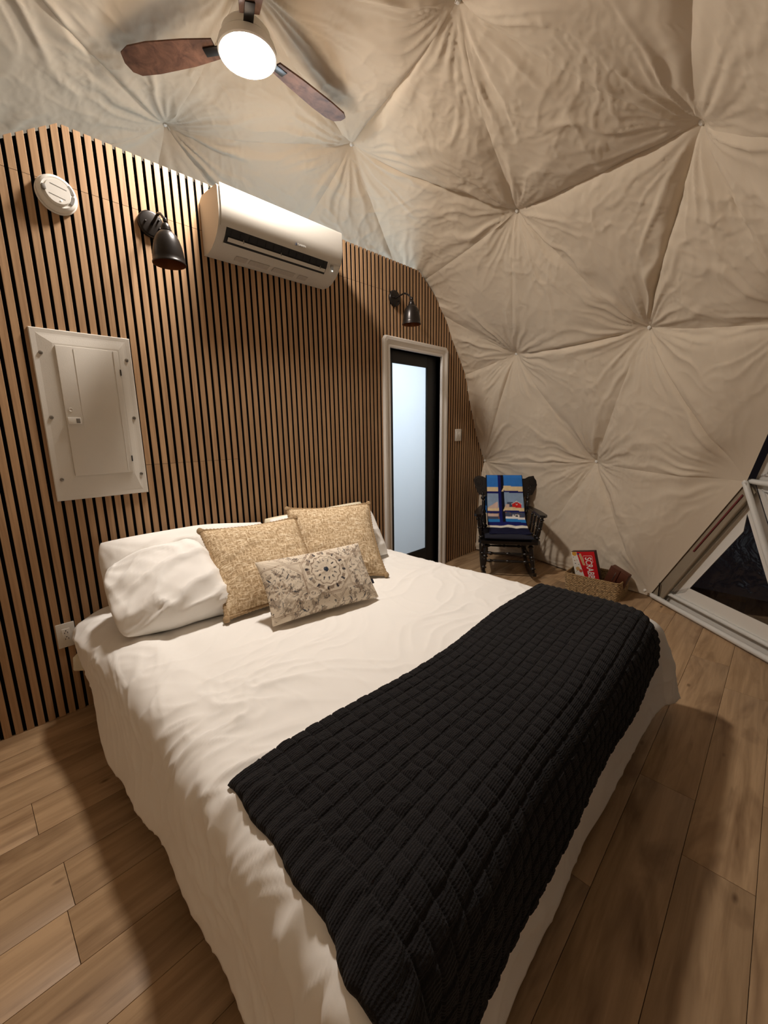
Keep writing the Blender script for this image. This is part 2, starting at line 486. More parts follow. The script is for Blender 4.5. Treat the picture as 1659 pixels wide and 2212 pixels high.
# ================================================================== STRUCTURE
# ------------------------------------------------------------------ floor: slab and single planks
PW = 0.1835; PY0 = -0.163
fl = MB().box(-1.7, 4.35, -3.4, 2.6, -0.06, -0.010).build('floor', M_JOINT, smooth=False)
tag(fl, 'light oak plank floor under the bed', kind='structure')
ends = {2: 0.012, 3: None, 4: 0.055, 12: 1.47, 11: 1.745, 10: 1.16}
rr = random.Random(5)
for k in range(-1, 17):
    y1 = PY0 - PW * (k - 1) if k > 0 else (PY0 + PW if k == 0 else 0.03)
    y1 = PY0 + PW - PW * k
    y0 = y1 - PW
    if y1 > 0.09: continue
    L = 1.22
    off = {3: 0.012, 5: 0.055, 13: 1.47, 12: 1.745, 11: 1.16}.get(k, rr.uniform(0, L))
    x = off - L * 4
    while x < 4.3:
        x0, x1 = max(x, -1.65), min(x + L, 4.32)
        if x1 - x0 > 0.05:
            g = 0.0006
            p = MB().box(x0 + g, x1 - g, y0 + g, min(y1, 0.08) - g, -0.010, 0.0, bev=0.0012).build('plank', M_FLOOR, fl)
        x += L

# ------------------------------------------------------------------ slatted wall
TOP = [(-1.62, 0.0), (-1.55, 0.9), (-0.9, 1.78), (0.537, 2.708), (3.002, 2.708), (3.23, 2.555), (3.69, 2.13), (3.98, 1.69), (4.2, 1.05), (4.235, 0.78), (4.185, 0.0)]
RIGHT = [(2.130, 3.69), (1.69, 3.98), (1.05, 4.2), (0.78, 4.235), (0.0, 4.185)]


def wall_top(x):
    xs = [p[0] for p in TOP[:10]]; zs = [p[1] for p in TOP[:10]]
    return float(np.interp(x, xs, zs))


DX0, DX1, DZ = 2.620, 3.335, 2.046          # door opening
wb = MB()
wb.prism([(-1.62, 0.0), (-1.55, 0.9), (-0.9, 1.78), (0.537, 2.70), (DX0, 2.70), (DX0, 0.0)], 0.012, 0.11)
wb.prism([(DX0, DZ), (DX0, 2.70), (3.0, 2.70), (3.23, 2.55), (DX1, wall_top(DX1) - .006), (DX1, DZ)], 0.012, 0.11)
wb.prism([(DX1, 0.0), (DX1, wall_top(DX1) - .006), (3.69, 2.125), (3.98, 1.685), (4.195, 1.05), (4.23, 0.78), (4.18, 0.0)], 0.012, 0.11)
wall = wb.build('wall_back', M_BLACK, smooth=False)
tag(wall, 'oak slatted feature wall with black gaps behind the bed', kind='structure')
PITCH, GAP, X0 = 0.0411, 0.0134, 0.2945       # a gap is centred on X0 + k * PITCH


def slat_piece(xa, xb, za, ta, tb, parent):
    """one slat from height za up to the cut ta (at xa) - tb (at xb); oak face, black flanks"""
    c = 0.0012
    V = [(xa, .012, za), (xb, .012, za), (xb, .012, tb), (xa, .012, ta),
         (xa, c, za), (xb, c, za), (xb, c, tb), (xa, c, ta),
         (xa + c, 0, za), (xb - c, 0, za), (xb - c, 0, tb), (xa + c, 0, ta)]
    F = [[8, 9, 10, 11], [4, 8, 11, 7], [9, 5, 6, 10], [0, 4, 7, 3], [5, 1, 2, 6], [3, 7, 6, 2], [7, 11, 10, 6], [0, 1, 5, 4], [4, 5, 9, 8]]
    mesh('slat', V, F, [M_SLAT, M_BLACK], parent, smooth=False, mi=[0, 0, 0, 1, 1, 0, 0, 1, 1])


for k in range(-26, 97):
    xa = X0 + k * PITCH + GAP / 2; xb = X0 + (k + 1) * PITCH - GAP / 2
    if xb > 4.235: break
    ta, tb = wall_top(xa), wall_top(xb)
    zlo = 0.001
    if xa > 4.185: zlo = 0.3
    xm = (xa + xb) / 2
    if 2.535 < xm < 3.425: zlo = 2.131
    cuts = []
    if min(ta, tb) > 2.48 and xm < 2.62: cuts.append(2.465)
    if 0.70 < xm < 1.22: cuts.append(1.221)
    z = zlo
    for c in sorted(cuts):
        if c > z:
            slat_piece(xa, xb, z, c - .0008, c - .0008, wall); z = c + .0008
    slat_piece(xa, xb, z, ta, tb, wall)

# ------------------------------------------------------------------ door casing, jamb and door
prof = [(0.0, 0.11), (0.0, -0.010), (0.006, -0.014), (0.016, -0.014), (0.020, -0.010), (0.034, -0.012), (0.050, -0.018), (0.056, -0.024), (0.078, -0.024), (0.084, -0.020), (0.086, 0.0), (0.086, 0.012)]
V, F = [], []
for o, y in prof:
    ch = 0.032 * (o / 0.086)
    V += [(DX0 - o, y, 0.0), (DX0 - o, y, DZ + o - ch), (DX0 - o + ch, y, DZ + o), (DX1 + o - ch, y, DZ + o), (DX1 + o, y, DZ + o - ch), (DX1 + o, y, 0.0)]
for i in range(len(prof) - 1):
    for j in range(5):
        a = i * 6 + j; F.append([a, a + 1, a + 7, a + 6])
tr_ = mesh('trim_1', V, F, M_TRIM, smooth=True, angle=25)
tag(tr_, 'white moulded casing with clipped corners round the door', kind='structure')

dr = empty('door_1', ((DX0 + DX1) / 2, 0.07, 0)); tag(dr, 'narrow black framed door with a frosted glass pane', kind='structure')
DM = T(-(DX0 + DX1) / 2, -0.07, 0)
GX0, GX1, GZ0, GZ1 = 2.712, 3.196, 0.20, 1.95
for a in ((DX0, GX0, 0.005, DZ), (GX1, DX1, 0.005, DZ)):
    MB().box(a[0], a[1], .056, .092, a[2], a[3], bev=.002, M=DM).build('stile', M_DOORBLK, dr)
for a in ((GX0, GX1, GZ1, DZ), (GX0, GX1, 0.005, GZ0)):
    MB().box(a[0], a[1], .056, .092, a[2], a[3], bev=.002, M=DM).build('rail', M_DOORBLK, dr)
MB().box(GX0, GX1, .071, .076, GZ0, GZ1, M=DM).build('glass_pane', M_FROST, dr, smooth=False)
for a in ((GX0, GX0 + .008, GZ0, GZ1), (GX1 - .008, GX1, GZ0, GZ1), (GX0 + .008, GX1 - .008, GZ1 - .008, GZ1), (GX0 + .008, GX1 - .008, GZ0, GZ0 + .008)):
    MB().box(a[0], a[1], .060, .071, a[2], a[3], M=DM).build('glazing_bead', M_DOORBLK, dr, smooth=False)
hd = MB().box(3.285, 3.312, .050, .057, .90, .985, bev=.003, M=DM).build('flush_pull', M_DARK, dr)

# ------------------------------------------------------------------ geodesic dome: hubs
DC = np.array([1.277, -0.351, 0.517]); DR = 2.965; YAW = 0.325
ico = [(0, 0, 1)]
zz, rr_ = 1 / 5 ** .5, 2 / 5 ** .5
ico += [(rr_ * math.cos(2 * math.pi * i / 5), rr_ * math.sin(2 * math.pi * i / 5), zz) for i in range(5)]
ico += [(rr_ * math.cos(2 * math.pi * (i + .5) / 5), rr_ * math.sin(2 * math.pi * (i + .5) / 5), -zz) for i in range(5)] + [(0, 0, -1)]
ico = np.array(ico)
el = np.linalg.norm(ico[0] - ico[1])
HUB = []; TRI = []


def hub_id(p):
    p = p / np.linalg.norm(p)
    for i, q in enumerate(HUB):
        if np.linalg.norm(p - q) < 1e-5: return i
    HUB.append(p); return len(HUB) - 1


for a in range(12):
    for b_ in range(a + 1, 12):
        for c in range(b_ + 1, 12):
            if all(abs(np.linalg.norm(ico[i] - ico[j]) - el) < 1e-6 for i, j in ((a, b_), (b_, c), (a, c))):
                A, B, C = ico[a], ico[b_], ico[c]
                g = {}
                for i in range(4):
                    for j in range(4 - i):
                        g[i, j] = hub_id((A * i + B * j + C * (3 - i - j)) / 3)
                for i in range(3):
                    for j in range(3 - i):
                        TRI.append((g[i, j], g[i + 1, j], g[i, j + 1]))
                        if i + j < 2: TRI.append((g[i + 1, j], g[i + 1, j + 1], g[i, j + 1]))
cy_, sy_ = math.cos(YAW), math.sin(YAW)
HUB = np.array(HUB) @ np.array([[cy_, sy_, 0], [-sy_, cy_, 0], [0, 0, 1]]) * DR + DC


def near_hub(x, y, z): return int(np.argmin(np.linalg.norm(HUB - np.array([x, y, z]), axis=1)))


# a tent is never perfectly regular: small offsets of some hubs
for p, d in (((1.27, .67, 3.3), (0, .008, .026)), ((2.24, -.03, 3.3), (.002, .006, .028)), ((2.49, -1.99, 2.67), (.028, -.021, .027)),
             ((1.88, -1.17, 3.3), (-.024, .010, -.052)), ((3.46, -1.66, 2.04), (.01, -.008, .006)), ((3.81, -.52, 2.04), (.003, .003, .021))):
    HUB[near_hub(*p)] += np.array(d)
for i in range(len(HUB)):
    if abs(HUB[i][2]) < 0.1: HUB[i][2] = 0.004
TRI = [t for t in TRI if all(HUB[i][2] > -0.1 for i in t)]
hA, hB, hC, hD, hE, hF = near_hub(1.27, .67, 3.3), near_hub(2.24, -.03, 3.3), near_hub(2.99, -.89, 2.87), near_hub(3.81, -.52, 2.04), near_hub(3.46, -1.66, 2.04), near_hub(2.49, -1.99, 2.67)
hG, hH, hI, hJ = near_hub(4.06, -1.22, 1.07), near_hub(3.46, -2.29, 1.03), near_hub(1.88, -1.17, 3.3), near_hub(3.83, -1.78, .01)
hK, hM, hN, hW = near_hub(3.01, -2.69, 0), near_hub(2.5, -3.0, 1.03), near_hub(2.86, -2.48, 1.84), near_hub(4.18, -.01, 1.03)
hL = near_hub(4.18, -.64, 0)
WIN = [set((hH, hJ, hK)), set((hH, hK, hM)), set((hH, hM, hN))]
BAY = []                                   # unseen panes carrying the bay on beside the camera, added to cut bounced light
for t in TRI:
    c = HUB[list(t)].mean(0) - DC
    if set(t) not in WIN and -112 < math.degrees(math.atan2(c[1], c[0])) < -48 and c[2] < 1.25: BAY.append(t)
WIN += [set(t) for t in BAY]
HEMS = [(hH, hJ), (hH, hN)]
NEI = {i: set() for i in range(len(HUB))}
for t in TRI:
    for i in t:
        NEI[i] |= set(t) - {i}
# ridges that radiate from each pinned hub
rg = np.random.default_rng(3)
HW = []
for i in range(len(HUB)):
    n = DC - HUB[i]; n /= np.linalg.norm(n)
    ref = np.array([0, 0, 1.0]) if abs(n[2]) < .9 else np.array([1.0, 0, 0])
    u = ref - n * ref.dot(n); u /= np.linalg.norm(u); w = np.cross(n, u)
    rid = []
    for j in sorted(NEI[i]):
        d = HUB[j] - HUB[i]; th = math.atan2(d.dot(w), d.dot(u))
        rid.append((th, .13, rg.uniform(.6, 1.1) * (-1 if rg.random() < .35 else 1), .62))
    m = 20
    for q in range(m):
        rid.append((2 * math.pi * (q + rg.uniform(-.35, .35)) / m, rg.uniform(.03, .075), rg.uniform(.35, 1.0), rg.uniform(.16, .55)))
    HW.append((u, w, rid))
SEAM = {frozenset((hE, hF)): .045, frozenset((hD, hE)): .03, frozenset((hC, hF)): .02, frozenset((hB, hI)): .028, frozenset((hB, hC)): .022, frozenset((hE, hH)): .022,
        frozenset((hD, hW)): .02, frozenset((hA, near_hub(.31, -.05, 3.3))): .02, frozenset((hA, near_hub(1.26, 1.68, 2.67))): .02}


def liner(t, n, amp=1.0):
    """draped canvas facet: sags inward between its hubs, creased at the edges, folds radiating from each hub"""
    A, B, C = (HUB[i] for i in t)
    bc = []; idx = {}
    for i in range(n + 1):
        for j in range(n + 1 - i):
            idx[i, j] = len(bc); bc.append((i / n, j / n, (n - i - j) / n))
    bc = np.array(bc); P = bc @ np.array([A, B, C])
    F = []
    for i in range(n):
        for j in range(n - i):
            F.append([idx[i, j], idx[i + 1, j], idx[i, j + 1]])
            if i + j < n - 1: F.append([idx[i + 1, j], idx[i + 1, j + 1], idx[i, j + 1]])
    nin = DC - P; nin /= np.linalg.norm(nin, axis=1)[:, None]
    sag = np.ones(len(P)); off = np.zeros(len(P))
    near = [i for i in range(len(HUB)) if min(np.linalg.norm(HUB[i] - HUB[j]) for j in t) < 0.05 or i in t or any(i in NEI[j] for j in t)]
    rad = {}
    for i in near:
        d = P - HUB[i]; r = np.linalg.norm(d, axis=1); rad[i] = r
        sag *= 1 - np.exp(-r / 0.17)
        u, w, rid = HW[i]
        m = r < 1.15
        if not m.any(): continue
        th = np.arctan2(d[m] @ w, d[m] @ u); rm = r[m]; s = np.zeros(m.sum())
        th = th + 0.10 * vnoise(np.c_[P[m] * 5.0], 5)
        for t0, wd_, am, L in rid:
            dt = (th - t0 + math.pi) % (2 * math.pi) - math.pi
            we = wd_ * (1 + .25 * .1 / (rm + .05))
            s += am * np.exp(-(dt / we) ** 2) * np.exp(-(rm / L) ** 1.7)
        off[m] += 0.019 * s * (rm / (rm + 0.035)) * np.clip(rm / .30 + .35, 0, 1.6)
        pol = 1 - np.abs(vnoise(np.c_[np.cos(th) * 4.2, np.sin(th) * 4.2, rm * 1.6 + i * 3.3], 77))
        off[m] += 0.015 * pol ** 5 * np.exp(-(rm / .46) ** 1.5) * np.clip(rm / .12, 0, 1)
    off += 0.070 * sag
    # sharp seams
    tri = [A, B, C]
    for e in range(3):
        p, q = tri[e], tri[(e + 1) % 3]; ip, iq = t[e], t[(e + 1) % 3]; oth = tri[(e + 2) % 3]
        hgt = np.linalg.norm(np.cross(q - p, oth - p)) / np.linalg.norm(q - p)
        de = bc[:, (e + 2) % 3] * hgt
        do = np.minimum(bc[:, e] * 1.0, bc[:, (e + 1) % 3] * 1.0)
        a = SEAM.get(frozenset((ip, iq)), .010)
        wdt = .016 if a > .015 else .05
        off -= a * np.exp(-de / wdt) * sstep(rad[ip], .02, .25) * sstep(rad[iq], .02, .25) * (1 - np.exp(-do / .04))
    # loose crumples, drawn out along the fall of the cloth
    wp = np.c_[vnoise(P * 2.1, 21), vnoise(P * 2.1, 22), vnoise(P * 2.1, 23)]
    ridge = 1 - np.abs(vnoise(P * np.array([6.0, 6.0, 2.6]) + 1.3 * wp, 31))
    ridge2 = 1 - np.abs(vnoise(P * np.array([14.0, 14.0, 6.0]) + 2.0 * wp, 32))
    msk = sstep(vnoise(P * 1.3, 40), -.35, .45)
    fade = 1 - np.exp(-np.min([rad[i] for i in t], axis=0) / .2)
    off += fade * (0.010 * vnoise(P * 1.8, 41) + (.35 + .65 * msk) * (0.006 * ridge ** 6 + 0.0035 * ridge2 ** 5))
    ridge3 = 1 - np.abs(vnoise(P * np.array([21.0, 21.0, 13.0]) + 2.6 * wp + 1.2 * np.c_[vnoise(P * 5, 27), vnoise(P * 5, 28), vnoise(P * 5, 29)], 33))
    off += fade * sstep(vnoise(P * 2.6, 42), -.1, .4) * 0.0032 * ridge3 ** 7
    # straight hem where the liner ends at the window
    for p, q in HEMS:
        p, q = HUB[p], HUB[q]; e = q - p; tt_ = np.clip((P - p) @ e / e.dot(e), 0, 1)
        off *= sstep(np.linalg.norm(P - (p + tt_[:, None] * e), axis=1), -.02, .33)
    P = P + nin * (off * amp)[:, None]
    P[:, 2] = np.maximum(P[:, 2], 0.003)
    return P, F


ce = empty('ceiling', tuple(DC)); tag(ce, 'beige canvas liner of the dome, pinned at the hubs', kind='structure')
CM = T(*(-DC))
camp = np.array([0, -2.45, 1.3855])
fwd = RM[:, 2]
for t in TRI:
    if set(t) in WIN: continue
    ctr = HUB[list(t)].mean(0)
    vis = any((RM.T @ (HUB[i] - camp))[2] > 0.15 for i in t)
    behind = all(HUB[i][1] > 0.35 for i in t)
    n = 100 if vis and not behind else 14
    if behind and vis and ctr[2] > 2.3: n = 48
    P, F = liner(t, n, 1.0 if vis else .35)
    mesh('liner_panel', P - DC, F, M_LINER, ce, smooth=True, angle=180)
# buttons and cord loops that pin the liner to the hubs
bt = MB().lathe([(0.0, -.012), (.010, -.010), (.0135, -.004), (.0135, .002), (.009, .008), (0, .010)], 14)
bt.tube([(.012, 0, .0), (.020, 0, .012), (.024, .004, .03)], .0022, 6)
first = None
for i in (hA, hB, hC, hD, hE, hF, hG, hH, hI, hJ, hW, hL):
    n = DC - HUB[i]; n /= np.linalg.norm(n)
    pos = HUB[i] + n * 0.012 - DC
    if i in (hJ, hL): pos = pos + np.array([-.03, .02, .05])
    Mx = Matrix.Translation(pos) @ Vector(n).to_track_quat('Z', 'Y').to_matrix().to_4x4()
    if first is None:
        first = bt.build('hub_button', M_WHITE, ce); o = first
    else:
        o = first.copy(); COL.objects.link(o); o.parent = ce
    o.matrix_local = Mx

# ------------------------------------------------------------------ clear bay window at the lower right, with its white vinyl borders and tubes


def strip(p, q, inn, w0, w1, nrm, d, th=.006, cut0=0.0, cut1=0.0):
    """flat band beside the edge p-q, from w0 to w1 towards inn, lifted d along nrm; its ends run in by cut0/cut1 per metre of width"""
    e = (q - p) / np.linalg.norm(q - p); v = inn - p; v = v - e * v.dot(e); v /= np.linalg.norm(v)
    P = [p + v * w0 + e * cut0 * w0, q + v * w0 - e * cut1 * w0, q + v * w1 - e * cut1 * w1, p + v * w1 + e * cut0 * w1]
    V = [a + nrm * d for a in P] + [a + nrm * (d + th) for a in P]
    return V, [[0, 1, 2, 3], [4, 7, 6, 5], [0, 4, 5, 1], [1, 5, 6, 2], [2, 6, 7, 3], [3, 7, 4, 0]]


def bay(idx, name, label, tri, widths, outs):
    A, B, C = (HUB[i] for i in tri)
    ctr = (A + B + C) / 3
    nrm = np.cross(B - A, C - A); nrm /= np.linalg.norm(nrm)
    if nrm.dot(ctr - DC) < 0: nrm = -nrm
    w = empty(name, tuple(ctr)); tag(w, label, kind='structure')
    E_ = [(A, B, C), (B, C, A), (C, A, B)]
    mt = T(*(-ctr))
    for (p, q, o), wd_ in zip(E_, widths):
        V, F = strip(p, q, o, 0.0, wd_, nrm, outs, cut0=1.6, cut1=1.6)
        MB().add(V, F, mt).build('vinyl_border', M_VINYL, w, smooth=False)
        # the welded hem shows as a raised rib near the pane
        V, F = strip(p, q, o, wd_ * .42, wd_ * .52, nrm, outs - .010, th=.010, cut0=1.6, cut1=1.6)
        MB().add(V, F, mt).build('weld_rib', M_PIPE, w, smooth=False)
    V = [A + nrm * (outs + .002), B + nrm * (outs + .002), C + nrm * (outs + .002)]
    mesh('clear_pane', np.array(V) - ctr, [[0, 1, 2]], M_CLEAR, w, smooth=False)
    return w, nrm, ctr


w1, nw, cw = bay(1, 'window_1', 'clear vinyl triangle window at floor level, black night outside', (hH, hJ, hK), (.17, .19, .10), .05)
w2, nw2, cw2 = bay(2, 'window_2', 'clear vinyl triangle window at the frame edge', (hH, hK, hM), (.10, .12, .10), .05)
w3, nw3, cw3 = bay(3, 'window_3', 'clear vinyl triangle window above the frame edge', (hH, hM, hN), (.10, .10, .12), .05)
w4 = empty('added_window_4', tuple(HUB[hM])); tag(w4, 'unseen clear vinyl panes carrying on the bay beside the camera, added to cut bounced light', kind='structure')
for t in BAY:
    MB().add([HUB[i] - HUB[hM] for i in t], [[0, 1, 2]]).build('clear_pane', M_CLEAR, w4, smooth=False)
    for a_, b_ in ((0, 1), (1, 2), (2, 0)):
        if t[a_] < t[b_]: MB().tube([HUB[t[a_]] - HUB[hM], HUB[t[b_]] - HUB[hM]], .018, 10).build('dome_strut', M_PIPE, w4)
A, B, C = HUB[hH], HUB[hJ], HUB[hK]
inw = -nw
MB().tube([B + (C - B) * .04 + inw * .012 + np.array([0, 0, .022]), C + inw * .012 + np.array([0, 0, .022])], .019, 14, M=T(*(-cw))).build('base_tube', M_PIPE, w1)
MB().tube([B + (C - B) * .07 + nw * .03 + np.array([0, 0, .085]), C + nw * .03 + np.array([0, 0, .085])], .014, 12, M=T(*(-cw))).build('base_tube', M_PIPE, w1)
MB().tube([A + inw * .01, C + inw * .01], .018, 12, M=T(*(-cw))).build('dome_strut', M_PIPE, w1)
MB().tube([A + nw * .004 + (C - A) * .072, B + nw * .004 + (C - B) * .095], .010, 12, M=T(*(-cw))).build('dome_strut', M_SKIN, w1)
MB().tube([HUB[hH] + nw3 * .02, HUB[hM] + nw3 * .02], .017, 12, M=T(*(-cw))).build('dome_strut', M_PIPE, w1)
V, F = strip(A, B, C, -.03, .085, nw, .010, cut0=.2, cut1=.2)
MB().add(V, F, T(*(-cw))).build('outer_skin_flap', M_SKIN, w1, smooth=False)
V, F = strip(A + (B - A) * .06, A + (B - A) * .52, C, .030, .040, nw, .003, cut0=.2, cut1=.2)
MB().add(V, F, T(*(-cw))).build('red_band', M_RED, w1, smooth=False)
# hub bracket and bolt at the corner on the floor
br = MB()
for q in range(5):
    d = (C - B) / np.linalg.norm(C - B)
    p = B + d * (.03 + .03 * q) + np.array([0, 0, .02 + .004 * (q % 2)])
    br.box(-.014, .014, -.014, .014, -.012, .012, bev=.004, M=T(*(p - cw)) @ RZ(20 * q) @ RX(15 * q))
br.build('hub_bracket', M_PIPE, w1)
MB().tube([B + d * .10 + np.array([0, 0, .02]), B + d * .10 + np.array([0, 0, .15])], .005, 8, M=T(*(-cw))).build('bolt', M_BRONZE, w1)
# dark ground outside
gd = MB().box(-8, 12, -14, -3.6, -.12, -.08).build('ground_outside', pmat('night_ground', rgb(40, 34, 28), rough=0.95), smooth=False)
tag(gd, 'dark ground outside the window at night', kind='structure')


# ================================================================== BED
BX0, BX1, BY1 = 0.405, 2.10, -2.005      # flat part of the bed top; it rolls over outside of this
ZT, RB = 0.522, 0.105


def drape(u, v, off=0.0, dm=None):
    cu = np.clip(u, BX0, BX1); cv = np.maximum(v, BY1)
    qx, qy = u - cu, v - cv
    dl = np.hypot(qx, qy) + 1e-9
    d = (np.abs(qx) ** 5 + np.abs(qy) ** 5) ** .2
    ux, uy = qx / dl, qy / dl
    R_ = RB + off; am = math.pi / 2 * .97
    a = np.minimum(d / R_, am)
    rest = np.maximum(0, d - R_ * am)
    r = R_ * np.sin(a) + rest * .13; h = R_ * (1 - np.cos(a)) + rest
    r = r * (1 + .40 * np.abs(2 * ux * uy) * sstep(d, .0, .12))        # full, square corners
    P = np.c_[cu + ux * r, cv + uy * r, ZT + off - h]
    Nn = np.c_[ux * np.sin(a), uy * np.sin(a), np.cos(a)]
    return P, Nn, d, rest


def duvet_relief(u, v, d):
    z0 = 0 * u
    Q = np.c_[u, v, z0]
    wp = np.c_[vnoise(Q * 2.3, 5), vnoise(Q * 2.3, 6), z0]
    r = 0.009 * fbm(Q * 1.9, 3, 2)
    foot = sstep(v, -.85, -1.35) * sstep(u, .95, .45) * (1 - .8 * sstep(d, .16, .34))           # loose cloth at the near corner
    flank = sstep(u, .55, .33)
    # fine creases all over, long folds that run in from the rim near the foot
    r += 0.0045 * (1 - np.abs(vnoise(np.c_[u * 3.4 + v * 1.2, v * 7 - u * 2, z0] + 1.4 * wp, 7))) ** 6
    r += 0.0035 * (1 - np.abs(vnoise(np.c_[u * 7 - v * 6, v * 3 + u * 3, z0] + 1.8 * wp, 8))) ** 6
    r += (.10 + .9 * foot) * 0.015 * (1 - np.abs(vnoise(np.c_[u * 1.6 - v * 1.0, v * 6.5 + u * 3.5, z0] + 1.0 * wp, 9))) ** 4
    r += (.15 * flank + .85 * foot) * 0.008 * (1 - np.abs(vnoise(np.c_[u * 3.0 - v * 2.0, v * 13 + u * 7, z0] + 1.6 * wp, 10))) ** 4
    r += flank * 0.012 * vnoise(np.c_[u * 3, v * 3.2, z0 + 4], 12)
    # the filled edge stands up beside the left rim, a soft roll near the head
    c = .455 + .03 * vnoise(np.c_[v * 1.7, z0, z0], 15)
    r += 0.016 * np.exp(-((u - c) / .045) ** 2) * sstep(v, -1.25, -.7)
    r -= 0.008 * np.exp(-((u - c - .10) / .05) ** 2) * sstep(v, -1.25, -.7)
    # folds at the head corner
    hc = sstep(-v, .55, .15) * sstep(u, .60, .34)
    r += hc * 0.014 * (1 - np.abs(vnoise(np.c_[u * 9 + v * 5, v * 2.0, z0 + 2], 18))) ** 3
    # slow waves in the hanging cloth
    s = u + v
    r += sstep(d, .08, .36) * (0.012 * vnoise(np.c_[s * 3.2, z0, z0], 16) + 0.002 * vnoise(np.c_[s * 9, z0, z0 + 3], 17))
    return r


bed = empty('bed', (1.235, -1.05, 0)); tag(bed, 'king size bed with oak platform frame under the white duvet', 'bed')
BM = T(-1.235, 1.05, 0)
MB().box(.345, 2.14, -2.06, -.035, .27, .50, bev=.05, M=BM).build('mattress', M_BOARD, bed)
for x in (.325, 2.12):
    MB().box(x, x + .03, -2.05, -.04, .12, .27, bev=.004, M=BM).build('side_rail', M_RAIL, bed)
for y in (-2.05, -.06):
    MB().box(0.356, 2.119, y, y + .028, .12, .27, bev=.004, M=BM).build('end_rail', M_RAIL, bed)
for x in (.36, 2.05):
    for y in (-2.0, -.15):
        MB().box(x, x + .06, y, y + .06, 0.0, .119, bev=.004, M=BM).build('leg', M_RAIL, bed)
# loose corner of the fitted sheet that sticks out below the duvet at the head
MB().add([(.33, -.05, .36), (.33, -.30, .33), (.250, -.13, .285), (.265, -.05, .31), (.333, -.05, .35), (.333, -.30, .32), (.254, -.13, .278), (.270, -.05, .30)],
         [[0, 1, 2, 3], [4, 7, 6, 5], [0, 4, 5, 1], [1, 5, 6, 2], [2, 6, 7, 3], [3, 7, 4, 0]], BM).build('sheet_corner', M_SHEET, bed, smooth=False)

NU, NV = 300, 330
su = np.linspace(0, 1, NU); sv = np.linspace(0, 1, NV)
U, Vv = np.meshgrid(su, sv)
DM_ = .47
head = -.10
v_ = head + (BY1 - DM_ - head) * Vv
# the hem is shorter towards the head on the left, longer at the foot
hl = .20 + .25 * sstep(v_, -.15, -.75) + .008 * np.sin(v_ * 6) + .004 * np.sin(v_ * 17 + 1)
hr = .38 + .008 * np.sin(v_ * 8)
u_ = (BX0 - hl) + (BX1 - BX0 + hl + hr) * U
u1, v1 = u_.ravel(), v_.ravel()
P, Nn, d, rest = drape(u1, v1)
P = P + Nn * duvet_relief(u1, v1, d)[:, None]
# the cloth flares out from the mattress at the head corner
k = sstep(-v1, .75, .15) * sstep(u1, .42, .22)
P[:, 0] -= .022 * k * sstep(d, .03, .18); P[:, 2] += .045 * k * sstep(d, .03, .2)
k = sstep(u1, 1.95, 2.2) * sstep(-v1, 1.85, 2.08) * sstep(d, .04, .30)
P[:, 0] += .030 * k; P[:, 1] -= .040 * k
P[:, 2] = np.maximum(P[:, 2], .012)
dv = mesh('duvet', P, [f[::-1] for f in grid_faces(NU, NV)], M_DUVET, angle=180)
sm = dv.modifiers.new('thickness', 'SOLIDIFY'); sm.thickness = .012; sm.offset = -1
tag(dv, 'rumpled white cotton duvet spread over the bed', 'duvet')

# ------------------------------------------------------------------ black knitted throw: raised squares between sunk stitches
NS, NT_ = 660, 270
ss = np.linspace(0, 1, NS); ts = np.linspace(0, 1, NT_)
S, Tt = np.meshgrid(ss, ts); S = S.ravel(); Tt = Tt.ravel()
vt = -1.545 - .03 * np.sin(S * 3.0 + .3) + .012 * np.sin(S * 11)          # upper edge
vb = -2.315 - .08 * sstep(S, .45, .0) + .02 * sstep(S, .8, 1.0) + .010 * np.sin(S * 9)   # lower edge, over the foot
vv = vt + (vb - vt) * Tt
ul = .350 - .085 * Tt ** 2; ur = 2.185 - .16 * Tt
ur = 2.185 - .05 * Tt - .07 * Tt ** 2
uu = ul + (ur - ul) * S + .004 * np.sin(Tt * 30)
P0, N0, d0, _ = drape(uu, vv)
P, Nn, d, _ = drape(uu, vv, .016)
rel = duvet_relief(uu, vv, d) * .35
Ls, Lt = 1.82, .78
cs, ct = S * Ls / .0455, Tt * Lt / .0415
cs = cs + .10 * vnoise(np.c_[S * 9, Tt * 7, 0 * S], 51); ct = ct + .10 * vnoise(np.c_[S * 9, Tt * 7, 0 * S + 5], 52)
fs = np.abs((cs % 1) - .5) * 2; ft = np.abs((ct % 1) - .5) * 2
sq = (1 - .8 * sstep(fs, .80, 1.0)) * (1 - sstep(ft, .68, 1.0))
pil = .5 + .5 * np.sqrt(np.clip((1 - fs ** 2 * .8) * (1 - ft ** 2 * .8), 0, 1))
# every other square is knit the other way and lies lower
alt = ((np.floor(cs) + np.floor(ct)) % 2)
cell = .0085 * sq * pil * (.80 + .20 * alt)
# ribbed border at both short ends
end = np.maximum(1 - sstep(S * Ls, .075, .085), 1 - sstep((1 - S) * Ls, .075, .085))
rib = .0070 * (1 - np.abs(((Tt * Lt / .034) % 1) - .5) * 2) ** .6
hgt = cell * (1 - end) + rib * end
edge = np.minimum(np.minimum(S * Ls, (1 - S) * Ls), np.minimum(Tt * Lt, (1 - Tt) * Lt))
thick = .014 * sstep(edge, -.004, .012)
